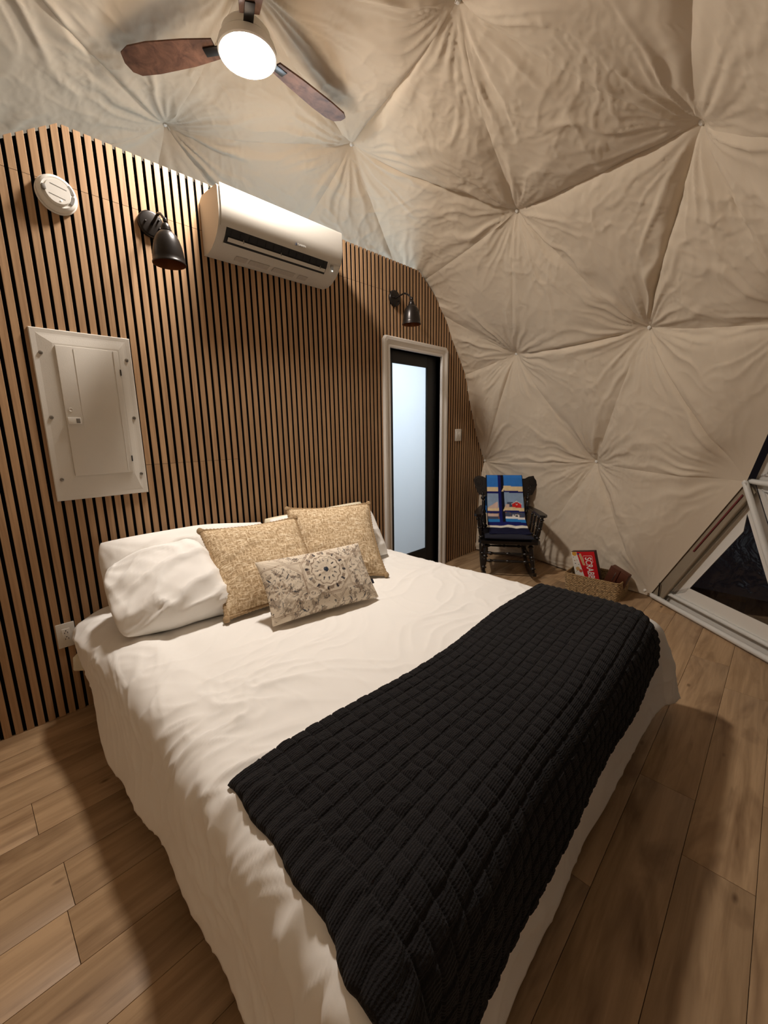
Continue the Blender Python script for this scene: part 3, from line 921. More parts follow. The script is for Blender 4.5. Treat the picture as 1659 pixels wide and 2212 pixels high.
# a big soft fold near the foot edge
P = P + Nn * (rel + hgt + thick - .006 + .010 * vnoise(np.c_[S * 5, Tt * 4, 0 * S], 53) * sstep(Tt, .3, .9))[:, None]
P += Nn * (.0012 * vnoise(np.c_[S * 300, Tt * 140, 0 * S], 54))[:, None]
th = mesh('throw_blanket', P, [f[::-1] for f in grid_faces(NS, NT_)], M_KNIT, angle=180, uv=np.c_[S * Ls, Tt * Lt])
sm = th.modifiers.new('thickness', 'SOLIDIFY'); sm.thickness = .014; sm.offset = -1
tag(th, 'black knitted throw blanket across the foot of the bed', 'blanket')


# ------------------------------------------------------------------ pillows and cushions
def pillow_surface(w, h, t, n=(70, 46), conc=.06, q=.5, p=2.3, wr=.006, seed=1, sag=0.0, belly=0.0, freq=1.0, cr=0.0):
    nu, nv = n
    a = np.linspace(-1, 1, nu); b = np.linspace(-1, 1, nv)
    # points crowd towards the rim
    a = np.sin(a * math.pi / 2); b = np.sin(b * math.pi / 2)
    A, B = np.meshgrid(a, b); A = A.ravel(); B = B.ravel()
    x = w / 2 * A * (1 - conc * (1 - B ** 2) * A ** 2)
    z = h / 2 * B * (1 - conc * 1.1 * (1 - A ** 2) * B ** 2)
    rc = 1 - cr * (A ** 2 * B ** 2) ** 1.5; x = x * rc; z = z * rc
    f = np.clip((1 - np.abs(A) ** p) * (1 - np.abs(B) ** p), 0, 1) ** q
    f = f * (1 - belly * B)
    Q = np.c_[x, z, 0 * x] * freq
    # creases run from the corners into the body
    c = 0
    for k, (sx, sz) in enumerate(((-1, -1), (1, -1), (-1, 1), (1, 1))):
        dx, dz = x - sx * w / 2, z - sz * h / 2
        r = np.hypot(dx, dz); th_ = np.arctan2(dz, dx)
        c = c + (1 - np.abs(vnoise(np.c_[th_ * 5, r * 2.5, 0 * r], seed + k))) ** 3 * np.exp(-r / .2)
    wrk = wr * (c + .35 * fbm(Q * 6, seed + 9, 2) + 1.1 * (1 - np.abs(vnoise(np.c_[x * 3.2 + z * 2 + 1.0 * vnoise(Q * 4, seed + 3), z * 11 - x * 3 + .8 * vnoise(Q * 5, seed + 4), 0 * x], seed + 5))) ** 5)
    top = np.c_[x, -(t / 2 * f + wrk * np.minimum(1, f * 2)), z + h / 2]
    wk2 = wr * fbm(Q * 6, seed + 30, 2)
    bot = np.c_[x, (t / 2 * f + wk2 * np.minimum(1, f * 2)), z + h / 2]
    m = nu * nv
    F = grid_faces(nu, nv) + [[i + m for i in f_[::-1]] for f_ in grid_faces(nu, nv)]
    # weld the rim
    rim = [j * nu + i for j in range(nv) for i in range(nu) if i in (0, nu - 1) or j in (0, nv - 1)]
    mp_ = {m + r: r for r in rim}
    F = [[mp_.get(i, i) for i in f_] for f_ in F]
    V = np.r_[top, bot]
    if sag:   # lower half is pressed wide by the weight
        zz_ = V[:, 2] / h
        V[:, 1] *= 1 + sag * (1 - zz_)
    uv = np.r_[np.c_[x, z], np.c_[x + 3, z]]
    return V, F, uv, (A, B, nu, nv)


def place(V, x, y, z, yaw, lean, roll=0):
    M = np.array(T(x, y, z) @ RZ(yaw) @ RX(-lean) @ RY(roll))
    return V @ M[:3, :3].T + M[:3, 3], M


def soft(name, spec, pos, mat, label, cat, group=None, bend=None, flange=0.0, **kw):
    V, F, uv, g = pillow_surface(*spec, **kw)
    if bend is not None: V = bend(V)
    o = mesh(name, V, F, mat, angle=180, uv=uv)
    o.matrix_world = T(*pos[:3]) @ RZ(pos[3]) @ RX(-pos[4]) @ RY(pos[5] if len(pos) > 5 else 0)
    tag(o, label, cat, group)
    return o, V, g


ZP = .535


def droop_right(V):
    V = V.copy(); V[:, 2] -= .05 * sstep(V[:, 0], 0, .45) * V[:, 2] / .45; return V


def pressed(V):
    """right half is pressed flat by the cushion that leans on it"""
    V = open_end(V); k = sstep(V[:, 0], .0, .20)
    V[:, 1] = V[:, 1] * (1 - .62 * k) + .13 * k * np.clip(V[:, 2] / .46, 0, 1) + .05 * k
    return V


def open_end(V):
    """empty end of the pillowcase hangs down past the filling on the left and spreads on the bed"""
    V = V.copy(); k = sstep(-V[:, 0], .20, .38)
    V[:, 1] *= 1 - .35 * k
    V[:, 2] -= .05 * k * (V[:, 2] / .45)
    V[:, 1] += .010 * k * np.sin(V[:, 2] * 40)
    return V


soft('pillow', (.92, .365, .18), (.865, -.19, ZP - .01, -1, 16), M_PILLOW, 'white pillow standing against the slats, behind the left front pillow', 'pillow', 'white bed pillows', bend=droop_right, seed=3, wr=.012, conc=.03, cr=.08)
soft('pillow', (.80, .47, .20), (.745, -.635, ZP + .020, -5, 56), M_PILLOW, 'large white pillow leaning in front at the left end of the bed', 'pillow', 'white bed pillows', bend=pressed, seed=14, wr=.018, cr=.11, conc=.03, sag=.15, p=2.7, q=.48)
soft('pillow', (.90, .335, .16), (1.74, -.18, ZP - .01, 0, 13), M_SHEET, 'cream pillow standing against the slats behind the tweed cushions', 'pillow', 'white bed pillows', seed=23, wr=.008, cr=.08)
soft('pillow', (.78, .42, .20), (1.63, -.48, ZP, -14, 42), M_PILLOW, 'white pillow whose end shows to the right of the tweed cushions', 'pillow', 'white bed pillows', seed=31, wr=.012, cr=.08)


def tweed_cushion(pos, label, seed):
    o, V, (A, B, nu, nv) = soft('throw_cushion', (.52, .52, .17), pos, M_TWEED, label, 'cushion', 'tan tweed cushions', seed=seed, wr=.006, conc=.075, q=.55, n=(60, 60))
    rim = [i for i in range(nu)] + [j * nu + nu - 1 for j in range(1, nv)] + [(nv - 1) * nu + i for i in range(nu - 2, -1, -1)] + [j * nu for j in range(nv - 2, 0, -1)]
    R_ = V[rim]
    c = np.array([0, 0, .26]); R_ = c + (R_ - c) * 1.012
    # twisted cord along the seam
    seg = np.linalg.norm(np.roll(R_, -1, 0) - R_, axis=1); L = np.r_[0, np.cumsum(seg)]
    tt = np.arange(0, L[-1], .006)
    RR = np.c_[[np.interp(tt, L, np.r_[R_[:, k], R_[0, k]]) for k in range(3)]].T
    MB().tube(RR, .0090 + .0018 * np.sin(tt * 2 * math.pi / .018), 8, closed=True).build('cord_piping', M_CORD, o, angle=180)
    for q in (0, nu - 1, nu + nv - 2, 2 * nu + nv - 3):
        p = R_[q]
        MB().lathe([(0, -.02), (.012, -.016), (.017, -.004), (.014, .008), (.006, .016), (0, .018)], 10, M=T(*p)).build('corner_knot', M_CORD, o)
    return o


tweed_cushion((1.02, -.745, ZP + .012, -11, 50), 'tan tweed cushion with cord edge, the left one, in front of the other', 41)
tweed_cushion((1.454, -.700, ZP + .010, -29, 46), 'tan tweed cushion with cord edge, the right one, partly behind the other', 57)


def print_colours(x, z, w, h):
    """cream linen with a grey-brown medallion tile print"""
    n = len(x)
    cream = s2l([222, 208, 188]); col = np.tile(cream, (n, 1))
    ink = s2l([58, 54, 58]); brown = s2l([138, 118, 100]); taupe = s2l([168, 148, 128]); navy = s2l([40, 50, 66])

    def put(mask, c, a=1.0):
        m = np.clip(mask, 0, 1)[:, None] * a
        col[:] = col * (1 - m) + c * m
    Q = np.c_[x, z, 0 * x]
    # octagon tiles set in a square lattice
    P_ = .235
    for cx_, cz_, kind in ((.020, .030, 0), (-.215, -.015, 1), (.245, -.015, 2), (-.075, -.165, 3), (.165, .185, 4), (-.10, .205, 5), (.150, -.185, 4)):
        dx, dz = x - cx_, z - cz_
        r = np.hypot(dx, dz); th_ = np.arctan2(dz, dx)
        oc = np.maximum(np.maximum(np.abs(dx), np.abs(dz)), (np.abs(dx) + np.abs(dz)) * .7071)
        R_ = .112
        put((np.abs(oc - R_) < .0022) | (np.abs(oc - R_ - .006) < .0012), taupe, .9)
        ins = oc < R_ - .006
        if kind == 0:
            put(ins & (r < .013), navy)
            put(ins & (r > .017) & (r < .032) & (np.cos(th_ * 22) > .2), taupe, .6)
            put(ins & (np.abs(r - .049) < .008) & (np.abs(np.sin(th_ * 6)) < .36 + (.049 - r) * 22), ink)
            zg = .068 + .008 * np.abs(((th_ * 12 / math.pi) % 2) - 1)
            put(ins & (np.abs(r - zg) < .0024), brown)
            put(ins & (np.abs(r - .092) < .008) & (np.cos(th_ * 12) > .25), brown, .85)
            put(ins & (np.abs(r - .094) < .010) & (np.cos(th_ * 12 + 2.2) > .74), ink)
        else:
            nz_ = vnoise(Q * 62 + kind * 9.1, 60 + kind)
            nz2 = vnoise(Q * 42 + kind * 5.3, 70 + kind)
            put(ins & (nz2 > .28) & (r > .03), brown, .7)
            put(ins & (np.abs(nz_) < .085) & (r > .035) & (nz2 > -.2), ink, .85)
            put(ins & (np.abs(r - .024) < .010) & (np.cos(th_ * 8) > .0), taupe, .9)
            put(ins & (r < .022) & (r > .008) & (np.cos(th_ * 6) > .6), ink, .9)
            put(ins & (np.abs(r - .066) < .018) & (np.abs(np.sin(th_ * 2.5 + kind)) < .13 * (1 - np.abs(r - .066) / .018)), navy, .95)
    # small sprigs between the tiles, and worn patches
    nz_ = vnoise(Q * 70, 90); put((nz_ > .55), brown, .7)
    wear = sstep(vnoise(Q * 16, 91), .1, .6); put(wear, cream, .35)
    wear = sstep(vnoise(Q * 120, 92), .1, .7); put(wear, cream, .2)
    return col


V, F, uv, g = pillow_surface(.56, .31, .135, n=(250, 150), conc=.05, q=.5, wr=.0022, seed=71)
m = 250 * 150
colr = np.r_[print_colours(V[:m, 0], V[:m, 2] - .155, .56, .31), print_colours(V[m:, 0] + .03, V[m:, 2] - .145, .56, .33)]
lp = mesh('lumbar_pillow', V, F, M_PRINT, angle=180, col=colr)
lp.matrix_world = T(1.138, -.978, ZP + .010) @ RZ(-11.5) @ RX(-38)
tag(lp, 'oblong cream lumbar pillow with grey medallion tile print', 'cushion')
MB().box(.272, .284, -.002, .002, .075, .10).build('fabric_tab', M_NAVY, lp, smooth=False)


# ================================================================== THINGS ON THE WALL
# ------------------------------------------------------------------ wall sconces
def make_sconce():
    s = empty('wall_sconce')
    F_ = RX(90)                                   # lathe axis z -> -y (out of the wall)
    MB().lathe([(0, 0), (.060, 0), (.062, .004), (.062, .014), (.058, .020), (.052, .022), (0, .022)], 40, M=F_).build('backplate', M_BRONZE, s)
    for x, z in ((-.034, .0), (.030, -.018), (.030, .020)):
        MB().lathe([(0, .02), (.0042, .02), (.0042, .034), (.003, .038), (0, .039)], 10, M=T(x, 0, z) @ F_).build('screw_knob', M_BRONZE, s)
    MB().tube([(0, -.018, .000), (0, -.06, .006), (0, -.095, .014), (0, -.115, .015), (0, -.145, .004), (0, -.172, -.020), (0, -.186, -.038)], [.007, .0065, .006, .007, .0065, .006, .0065], 12).build('arm', M_BRONZE, s)
    MB().lathe([(0, .012), (.007, .012), (.010, .006), (.010, -.004), (0, -.006)], 14, M=T(0, -.188, -.040)).build('swivel', M_BRONZE, s)
    sh = T(0, -.188, -.052)
    MB().lathe([(0, .004), (.008, .004), (.017, -.004), (.0215, -.016), (.0225, -.026), (.026, -.028), (.026, -.034), (.020, -.036)], 28, M=sh, cap=False).build('socket_cap', M_BRONZE, s)
    pr = [(.020, -.033), (.031, -.037), (.044, -.050), (.054, -.068), (.062, -.094), (.0675, -.122), (.0705, -.152), (.0712, -.168), (.0745, -.171), (.0745, -.176), (.0722, -.177)]
    shade = MB().lathe(pr, 44, M=sh, cap=False).build('lamp_shade', M_BRONZE, s, angle=60)
    inn = [(.0722, -.177), (.0700, -.168), (.0680, -.145), (.064, -.112), (.056, -.080), (.044, -.058), (.026, -.044), (0, -.040)]
    MB().lathe(inn, 44, M=sh, cap=False).build('shade_lining', M_COPPER, shade)
    MB().lathe([(0, -.050), (.012, -.052), (.020, -.075), (.022, -.092), (.016, -.108), (0, -.114)], 18, M=sh).build('bulb', pmat('bulb_off', rgb(210, 196, 170), rough=.3), s)
    return s


sc1 = make_sconce(); sc1.location = (.872, -.0005, 2.412)
tag(sc1, 'dark bronze bell sconce left of the air conditioner, unlit', 'wall lamp', 'bronze wall sconces')
sc2 = copy_tree(sc1); sc2.location = (2.680, -.0005, 2.424)
tag(sc2, 'dark bronze bell sconce above the black framed door, unlit', 'wall lamp', 'bronze wall sconces')

# ------------------------------------------------------------------ smoke alarm
sd = empty('smoke_detector', (.492, -.0005, 2.413)); tag(sd, 'round white smoke alarm high on the slats at the far left', 'smoke alarm')
F_ = RX(90)
MB().lathe([(0, 0), (.074, 0), (.076, .004), (.076, .010), (.073, .013), (0, .013)], 48, M=F_).build('base_ring', M_WHITE, sd)
MB().lathe([(.070, .013), (.072, .018), (.071, .026), (.066, .033), (.058, .0375), (.054, .036), (.050, .036), (.046, .0405), (0, .0415)], 48, M=F_, cap=False).build('cover', M_WHITE, sd)
pl = [(.046 * math.cos(a), .046 * math.sin(a)) for a in np.linspace(.35, 2 * math.pi - .35, 40)]
MB().prism(pl, -.0465, -.040).build('test_button', M_WHITE, sd)
for a in (25, -20):
    MB().prism([(.049 * math.cos(math.radians(a + q)), .049 * math.sin(math.radians(a + q))) for q in range(-18, 19, 6)] + [(.060 * math.cos(math.radians(a + q)), .060 * math.sin(math.radians(a + q))) for q in range(18, -19, -6)], -.040, -.034).build('vent', M_GREY, sd, smooth=False)
MB().box(-.056, -.040, -.048, -.036, -.006, .016, bev=.003).build('sounder_grille', M_GREY, sd)
for z in (.020, -.020):
    MB().box(-.030, .028, -.0470, -.0462, z - .0012, z + .0012, M=RY(12)).build('embossed_line', M_GREY, sd, smooth=False)
MB().lathe([(0, .046), (.003, .046), (.003, .049), (0, .0495)], 10, M=T(.008, 0, -.032) @ F_).build('status_lens', M_LEDDOT, sd)

# ------------------------------------------------------------------ breaker panel
PXc, PZc, PWd, PHt = .5095, 1.4635, .391, .772
bp_ = empty('breaker_panel', (PXc, -.0005, PZc)); tag(bp_, 'white electrical breaker panel set in the slats', 'breaker panel')
hw, hh = PWd / 2, PHt / 2
# cover: flange, raised bevel and a flat field with the opening for the door
loops = [(0, 0, 0.0), (0, 0, -.010), (.003, .003, -.013), (.022, .020, -.013), (.030, .028, -.014), (.075, .060, -.020), (.080, .066, -.020)]
V = []
for ix, iz, y in loops:
    bx = hw - ix; bz = hh - iz
    top_extra = 0
    V += [(-bx, y, -bz + (.045 if ix > .05 else 0)), (bx - (0 if ix < .05 else -.02), y, -bz + (.045 if ix > .05 else 0)), (bx - (0 if ix < .05 else -.02), y, bz), (-bx, y, bz)]
F = []
for i in range(len(loops) - 1):
    for j in range(4):
        a, b2 = i * 4 + j, i * 4 + (j + 1) % 4; F.append([a, b2, b2 + 4, a + 4])
F.append([(len(loops) - 1) * 4 + j for j in range(4)])
mesh('cover', V, F, M_PANEL, bp_, smooth=False)
dx0, dx1, dz0, dz1 = -hw + .082, hw - .062, -hh + .113, hh - .068
dd = MB().box(dx0, dx1, -.0265, -.019, dz0, dz1, bev=.004).build('panel_door', M_PANEL, bp_)
MB().box(dx0 + .066, dx0 + .0685, -.0278, -.0262, dz0 + .22, dz1 - .01).build('pressed_ridge', M_PANEL, dd, smooth=False)
MB().box(dx1 - .022, dx1 - .0195, -.0282, -.0262, dz0 + .01, dz1 - .004).build('pressed_ridge', M_WHITE, dd, smooth=False)
MB().box(dx0 + .004, dx0 + .056, -.036, -.026, -.030, .0, bev=.002).build('latch', M_WHITE, dd)
MB().box(dx0 + .036, dx0 + .051, -.0375, -.035, -.026, -.005, bev=.001).build('latch_slider', M_GREY, dd)
MB().lathe([(.004, .026), (.0075, .026), (.0085, .028), (.0075, .0295), (.006, .028), (0, .0265)], 18, M=T(dx0 + .022, 0, .035) @ F_).build('lock_knockout', M_PANEL, dd)
for z in (dz1 - .10, dz0 + .07):
    MB().box(dx1 - .001, dx1 + .004, -.028, -.019, z - .014, z + .014).build('hinge', M_DARK, bp_, smooth=False)
for x in (-hw + .030, hw - .024):
    for z in (hh - .105, 0.0, -hh + .10):
        MB().lathe([(0, .010), (.008, .012), (.0085, .015), (.007, .0180), (.0025, .0190), (.0025, .017), (0, .017)], 14, M=T(x, 0, z) @ F_).build('screw', M_STEEL, bp_)

# ------------------------------------------------------------------ outlet and switch
ou = empty('power_outlet', (.2605, -.0005, .417)); tag(ou, 'white double socket outlet low on the slats beside the pillows', 'outlet')
MB().box(-.0375, .0375, -.006, 0, -.062, .062, bev=.003).build('cover_plate', M_WHITE, ou)
MB().box(-.0165, .0165, -.009, -.005, -.034, .034, bev=.0015).build('receptacle', M_WHITE, ou)
for z in (.017, -.014):
    for x, dz, ww, hh2 in ((-.006, -.004, .0011, .0035), (.0065, -.003, .0011, .0042), (0.0, .007, .0022, .0022)):
        MB().box(x - ww, x + ww, -.0097, -.0085, z + dz - hh2, z + dz + hh2).build('slot', M_DARK, ou, smooth=False)

sw = empty('light_switch', (3.634, -.0005, 1.319)); tag(sw, 'white rocker light switch right of the door', 'light switch')
MB().box(-.055, .055, -.006, 0, -.060, .060, bev=.003).build('cover_plate', M_WHITE, sw)
for x in (-.023, .023):
    MB().box(x - .0165, x + .0165, -.0095, -.005, -.033, .033, bev=.0015, M=None).build('rocker', M_WHITE, sw)
    MB().box(x + .009, x + .0125, -.0115, -.009, -.008, .018, bev=.0008).build('dimmer_slide', M_PIPE, sw)

# ------------------------------------------------------------------ split air conditioner
AX0, AX1 = 1.135, 1.955
ac = empty('air_conditioner', ((AX0 + AX1) / 2, -.0005, 2.34)); tag(ac, 'white split air conditioner mounted at the top of the slats', 'air conditioner')
hwA = (AX1 - AX0) / 2
# side outline (depth from the wall, height above the unit's base)
side = [(0, 0), (-.05, -.002), (-.095, .010), (-.140, .038), (-.172, .068), (-.192, .098), (-.204, .135), (-.208, .175), (-.208, .268), (-.200, .278), (-.035, .284), (-.012, .272), (0, .262)]
MB().prism([(y, z) for y, z in side[::-1]], -hwA + .004, hwA - .004, axis='x').build('body', M_ACW, ac, angle=20)
for sx in (-1, 1):
    e = MB().prism([(y * 1.0 - (.002 if y < -.1 else 0), z) for y, z in side[::-1]], sx * (hwA - .004), sx * hwA, axis='x').build('end_cap', M_ACW, ac, angle=20)
# front panel: thin skin proud of the body from the top edge to above the air outlet
fp = [(-.203, .290), (-.214, .286), (-.2165, .276), (-.2165, .180), (-.213, .145), (-.204, .112), (-.196, .097), (-.190, .101), (-.198, .116), (-.206, .148), (-.2095, .180), (-.2095, .276), (-.206, .281)]
MB().prism(fp[::-1], -hwA + .012, hwA, axis='x').build('front_panel', M_ACW, ac, angle=25)
# air outlet: dark mouth, vanes, flap
ol, orr = -hwA + .045, hwA - .105
MB().prism([(-.1945, .0985), (-.1785, .0665), (-.1460, .0335), (-.125, .050), (-.160, .10)][::-1], ol, orr, axis='x').build('outlet_mouth', M_DARK, ac, smooth=False)
mo = np.array([-.1965, .0905]); lo_ = np.array([-.140, .033])
for q in range(13):
    x = ol + .03 + (orr - ol - .06) * q / 12
    MB().prism([(-.1925, .090), (-.1815, .066), (-.172, .070), (-.180, .094)][::-1], x - .0012, x + .0015, axis='x').build('vane', M_DARK, ac, smooth=False)
MB().prism([(-.1760, .0505), (-.1790, .0560), (-.1700, .0480), (-.1645, .0415), (-.1660, .0400)][::-1], ol + .012, orr - .010, axis='x').build('air_flap', M_ACW, ac, angle=25)
for q in (ol + .10, (ol + orr) / 2, orr - .05):
    MB().box(q - .002, q + .002, -.180, -.165, .050, .066).build('flap_bracket', M_GREY, ac, smooth=False)
MB().prism([(-.1440, .0335), (-.1490, .0375), (-.1475, .0340), (-.1440, .0310)][::-1], ol - .002, orr + .002, axis='x').build('outlet_lip', M_ACW, ac, smooth=False)
# rating stickers under the outlet
for x0, x1, mt_ in ((-.27, -.20, M_GREY), (-.185, -.06, M_GREY), (-.03, .12, M_GREY), (.15, .215, M_GREY)):
    MB().prism([(-.062, -.0022), (-.098, .0095), (-.0985, .0085), (-.062, -.0032)][::-1], x0, x1, axis='x').build('rating_label', pmat('silver_label', rgb(176, 168, 158), rough=.5, vary=.14, bscale=120), ac, smooth=False)
MB().box(hwA - .078, hwA - .060, -.193, -.186, .062, .088, M=None).build('receiver_window', M_GREY, ac, smooth=False)
MB().lathe([(0, 0), (.0035, 0), (.0035, .006), (0, .007)], 10, M=T(hwA - .055, -.172, .062) @ RX(125)).build('status_lamp', M_LEDDOT, ac)
tm = T(.095, -.2135, .128) @ RX(90 - 13)
text_mesh('maker_name', 'DAIKIN', .017, M_GREY, ac, tm, bold=.0003)
MB().prism([(.0495, .120), (.0615, .120), (.0555, .1365)], -.2150, -.2120).build('maker_mark', M_NAVY, ac, smooth=False)

# ================================================================== CEILING FAN
cf = empty('ceiling_fan', (1.277, -.351, 3.15)); tag(cf, 'ceiling fan with dark wooden blades and a glowing round light', 'ceiling fan')
MB().lathe([(.124 * math.sin(q), -.036 * math.cos(q) + .004) for q in np.linspace(0, math.pi / 2, 12)], 56, cap=False).build('light_disc', M_LED, cf)
MB().lathe([(.124, .003), (.124, .0), (.130, -.002), (.136, .004), (.137, .018), (.130, .040), (.105, .052), (0, .052)], 56, cap=False).build('light_rim', M_WHITE, cf)
MB().lathe([(.10, .050), (.112, .058), (.112, .085), (.095, .105), (.045, .120), (.030, .130), (0, .14)], 40, cap=False).build('motor_housing', M_WHITE, cf)
MB().lathe([(.014, .14), (.014, .27), (.05, .275), (.055, .30), (0, .30)], 24, cap=False).build('hanger_rod', M_WHITE, cf)
for a in (6, 126, 246):
    M_ = RZ(a)
    oln = [(.16, -.045), (.30, -.062), (.50, -.072), (.60, -.068), (.635, -.045), (.645, 0), (.63, .045), (.58, .066), (.48, .070), (.30, .058), (.16, .042)]
    MB().prism([(x, y) for x, y in oln], -.004, .004, axis='z', M=M_ @ T(0, 0, .052) @ RX(11)).build('blade', M_WALNUT, cf, smooth=False)
    MB().box(.09, .22, -.022, .022, .042, .048, bev=.002, M=M_ @ RX(5)).build('blade_bracket', M_BRONZE, cf)

# ================================================================== ROCKING CHAIR
CH = empty('rocking_chair', (3.625, -.59, 0), (0, 0, math.radians(-56.5)))
tag(CH, 'black lacquered rocking chair with turned spindles in the corner', 'rocking chair')


def turned(p, q, r, parts, name, parent, beads=((.12, 1.35), (.5, 1.25), (.86, 1.35))):
    L = (Vector(q) - Vector(p)).length
    pr = []
    for i in range(41):
        s = i / 40
        k = .72 + .28 * math.sin(s * math.pi)
        for b0, a0 in beads:
            k += (a0 - k) * math.exp(-((s - b0) / .028) ** 2)
            k *= 1 - .30 * math.exp(-((s - b0 - .055) / .014) ** 2) - .30 * math.exp(-((s - b0 + .055) / .014) ** 2)
        pr.append((r * k, L * s))
    pr = [(0, 0)] + pr + [(0, L)]
    return MB().lathe(pr, 12, M=along(p, q), cap=False).build(name, M_CHAIR, parent, angle=180)


seat = [(-.215, .21), (-.235, .05), (-.262, -.10), (-.275, -.20), (-.25, -.235), (-.12, -.25), (0, -.243), (.12, -.25), (.25, -.235), (.275, -.20), (.262, -.10), (.235, .05), (.215, .21)]
MB().prism(seat[::-1], .335, .362, axis='z').build('seat', M_CHAIR, CH, smooth=False)
for sx in (-1, 1):
    turned((sx * .225, -.225, .070), (sx * .195, -.175, .337), .021, None, 'leg', CH)
    turned((sx * .215, .215, .085), (sx * .175, .155, .337), .021, None, 'leg', CH)
    # rocker
    pts = []
    up, dn = [], []
    for i in range(25):
        y = -.33 + (.80) * i / 24
        zb = .55 * (y - .02) ** 2
        dn.append((y, zb)); up.append((y, zb + .045 - .012 * abs(2 * i / 24 - 1)))
    MB().prism((dn + up[::-1])[::-1], sx * .222 - .014, sx * .222 + .014, axis='x').build('rocker', M_CHAIR, CH, smooth=False)
    # arm with its spindles and front post
    MB().prism([(sx * .205, .235), (sx * .245, .245), (sx * .300, .0), (sx * .322, -.20), (sx * .300, -.235), (sx * .255, -.225), (sx * .238, -.02)][::sx], .588, .610, axis='z').build('arm', M_CHAIR, CH, smooth=False)
    turned((sx * .248, -.185, .36), (sx * .285, -.195, .592), .017, None, 'arm_post', CH)
    for y, x0, x1 in ((-.10, .243, .272), (-.01, .232, .256), (.08, .222, .243)):
        turned((sx * x0, y, .36), (sx * x1, y, .592), .011, None, 'arm_spindle', CH)
    # back post
    turned((sx * .190, .185, .36), (sx * .225, .285, .735), .017, None, 'back_post', CH)
turned((-.212, -.205, .235), (.212, -.205, .235), .013, None, 'stretcher', CH)
turned((-.217, -.213, .165), (.217, -.213, .165), .013, None, 'stretcher', CH)
turned((-.20, .19, .20), (.20, .19, .20), .012, None, 'stretcher', CH)
for sx in (-1, 1):
    turned((sx * .212, -.205, .20), (sx * .20, .19, .18), .012, None, 'stretcher', CH)
for i in range(6):
    x = -.13 + .26 * i / 5
    turned((x, .19, .36), (x * 1.1, .288, .745), .009, None, 'back_spindle', CH)
# pressed crest rail with a flared ear at each end
crest = [(-.19, .0), (-.175, .035), (-.205, .075), (-.262, .11), (-.305, .150), (-.312, .185), (-.285, .208), (-.235, .205), (-.19, .180), (-.12, .178), (0, .190), (.12, .178), (.19, .180), (.235, .205), (.285, .208), (.312, .185), (.305, .150), (.262, .11), (.205, .075), (.255, .03), (.19, .0)]
crest = [(-.19, .0), (-.262, .015), (-.285, .06), (-.308, .12), (-.318, .165), (-.305, .195), (-.27, .208), (-.225, .200), (-.19, .180), (-.12, .178), (0, .190), (.12, .178), (.19, .180), (.225, .200), (.27, .208), (.305, .195), (.318, .165), (.308, .12), (.285, .06), (.262, .015), (.19, .0)]
CRM = T(0, .285, .700) @ RX(-15)
MB().prism(crest, -.012, .012, M=CRM).build('crest_rail', M_CHAIR, CH, smooth=False)
for sx in (-1, 1):       # carved scroll rings on the ears
    for r in (.014, .026, .038):
        MB().tube([(sx * .262 + r * math.cos(a), -.0125, .140 + r * 1.15 * math.sin(a)) for a in np.linspace(0, 2 * math.pi, 25)[:-1]], .0028, 6, M=CRM, closed=True).build('carved_ring', M_CHAIR, CH)
    for q in range(4):
        MB().lathe([(0, 0), (.006, .001), (.006, .003), (0, .006)], 8, M=CRM @ T(sx * (.225 + .02 * (q % 2)), -.0125, .045 + .018 * q) @ RX(90)).build('carved_bead', M_CHAIR, CH)

# seat pad
V, F, uv, g = pillow_surface(.44, .40, .055, n=(40, 36), conc=.02, q=.35, wr=.004, seed=81)
pd = mesh('seat_pad', V, F, M_NAVY, angle=180)
pd.matrix_world = CH.matrix_basis @ T(0, -.235, .388) @ RX(-90)
tag(pd, 'dark seat pad on the black rocking chair', 'seat pad')


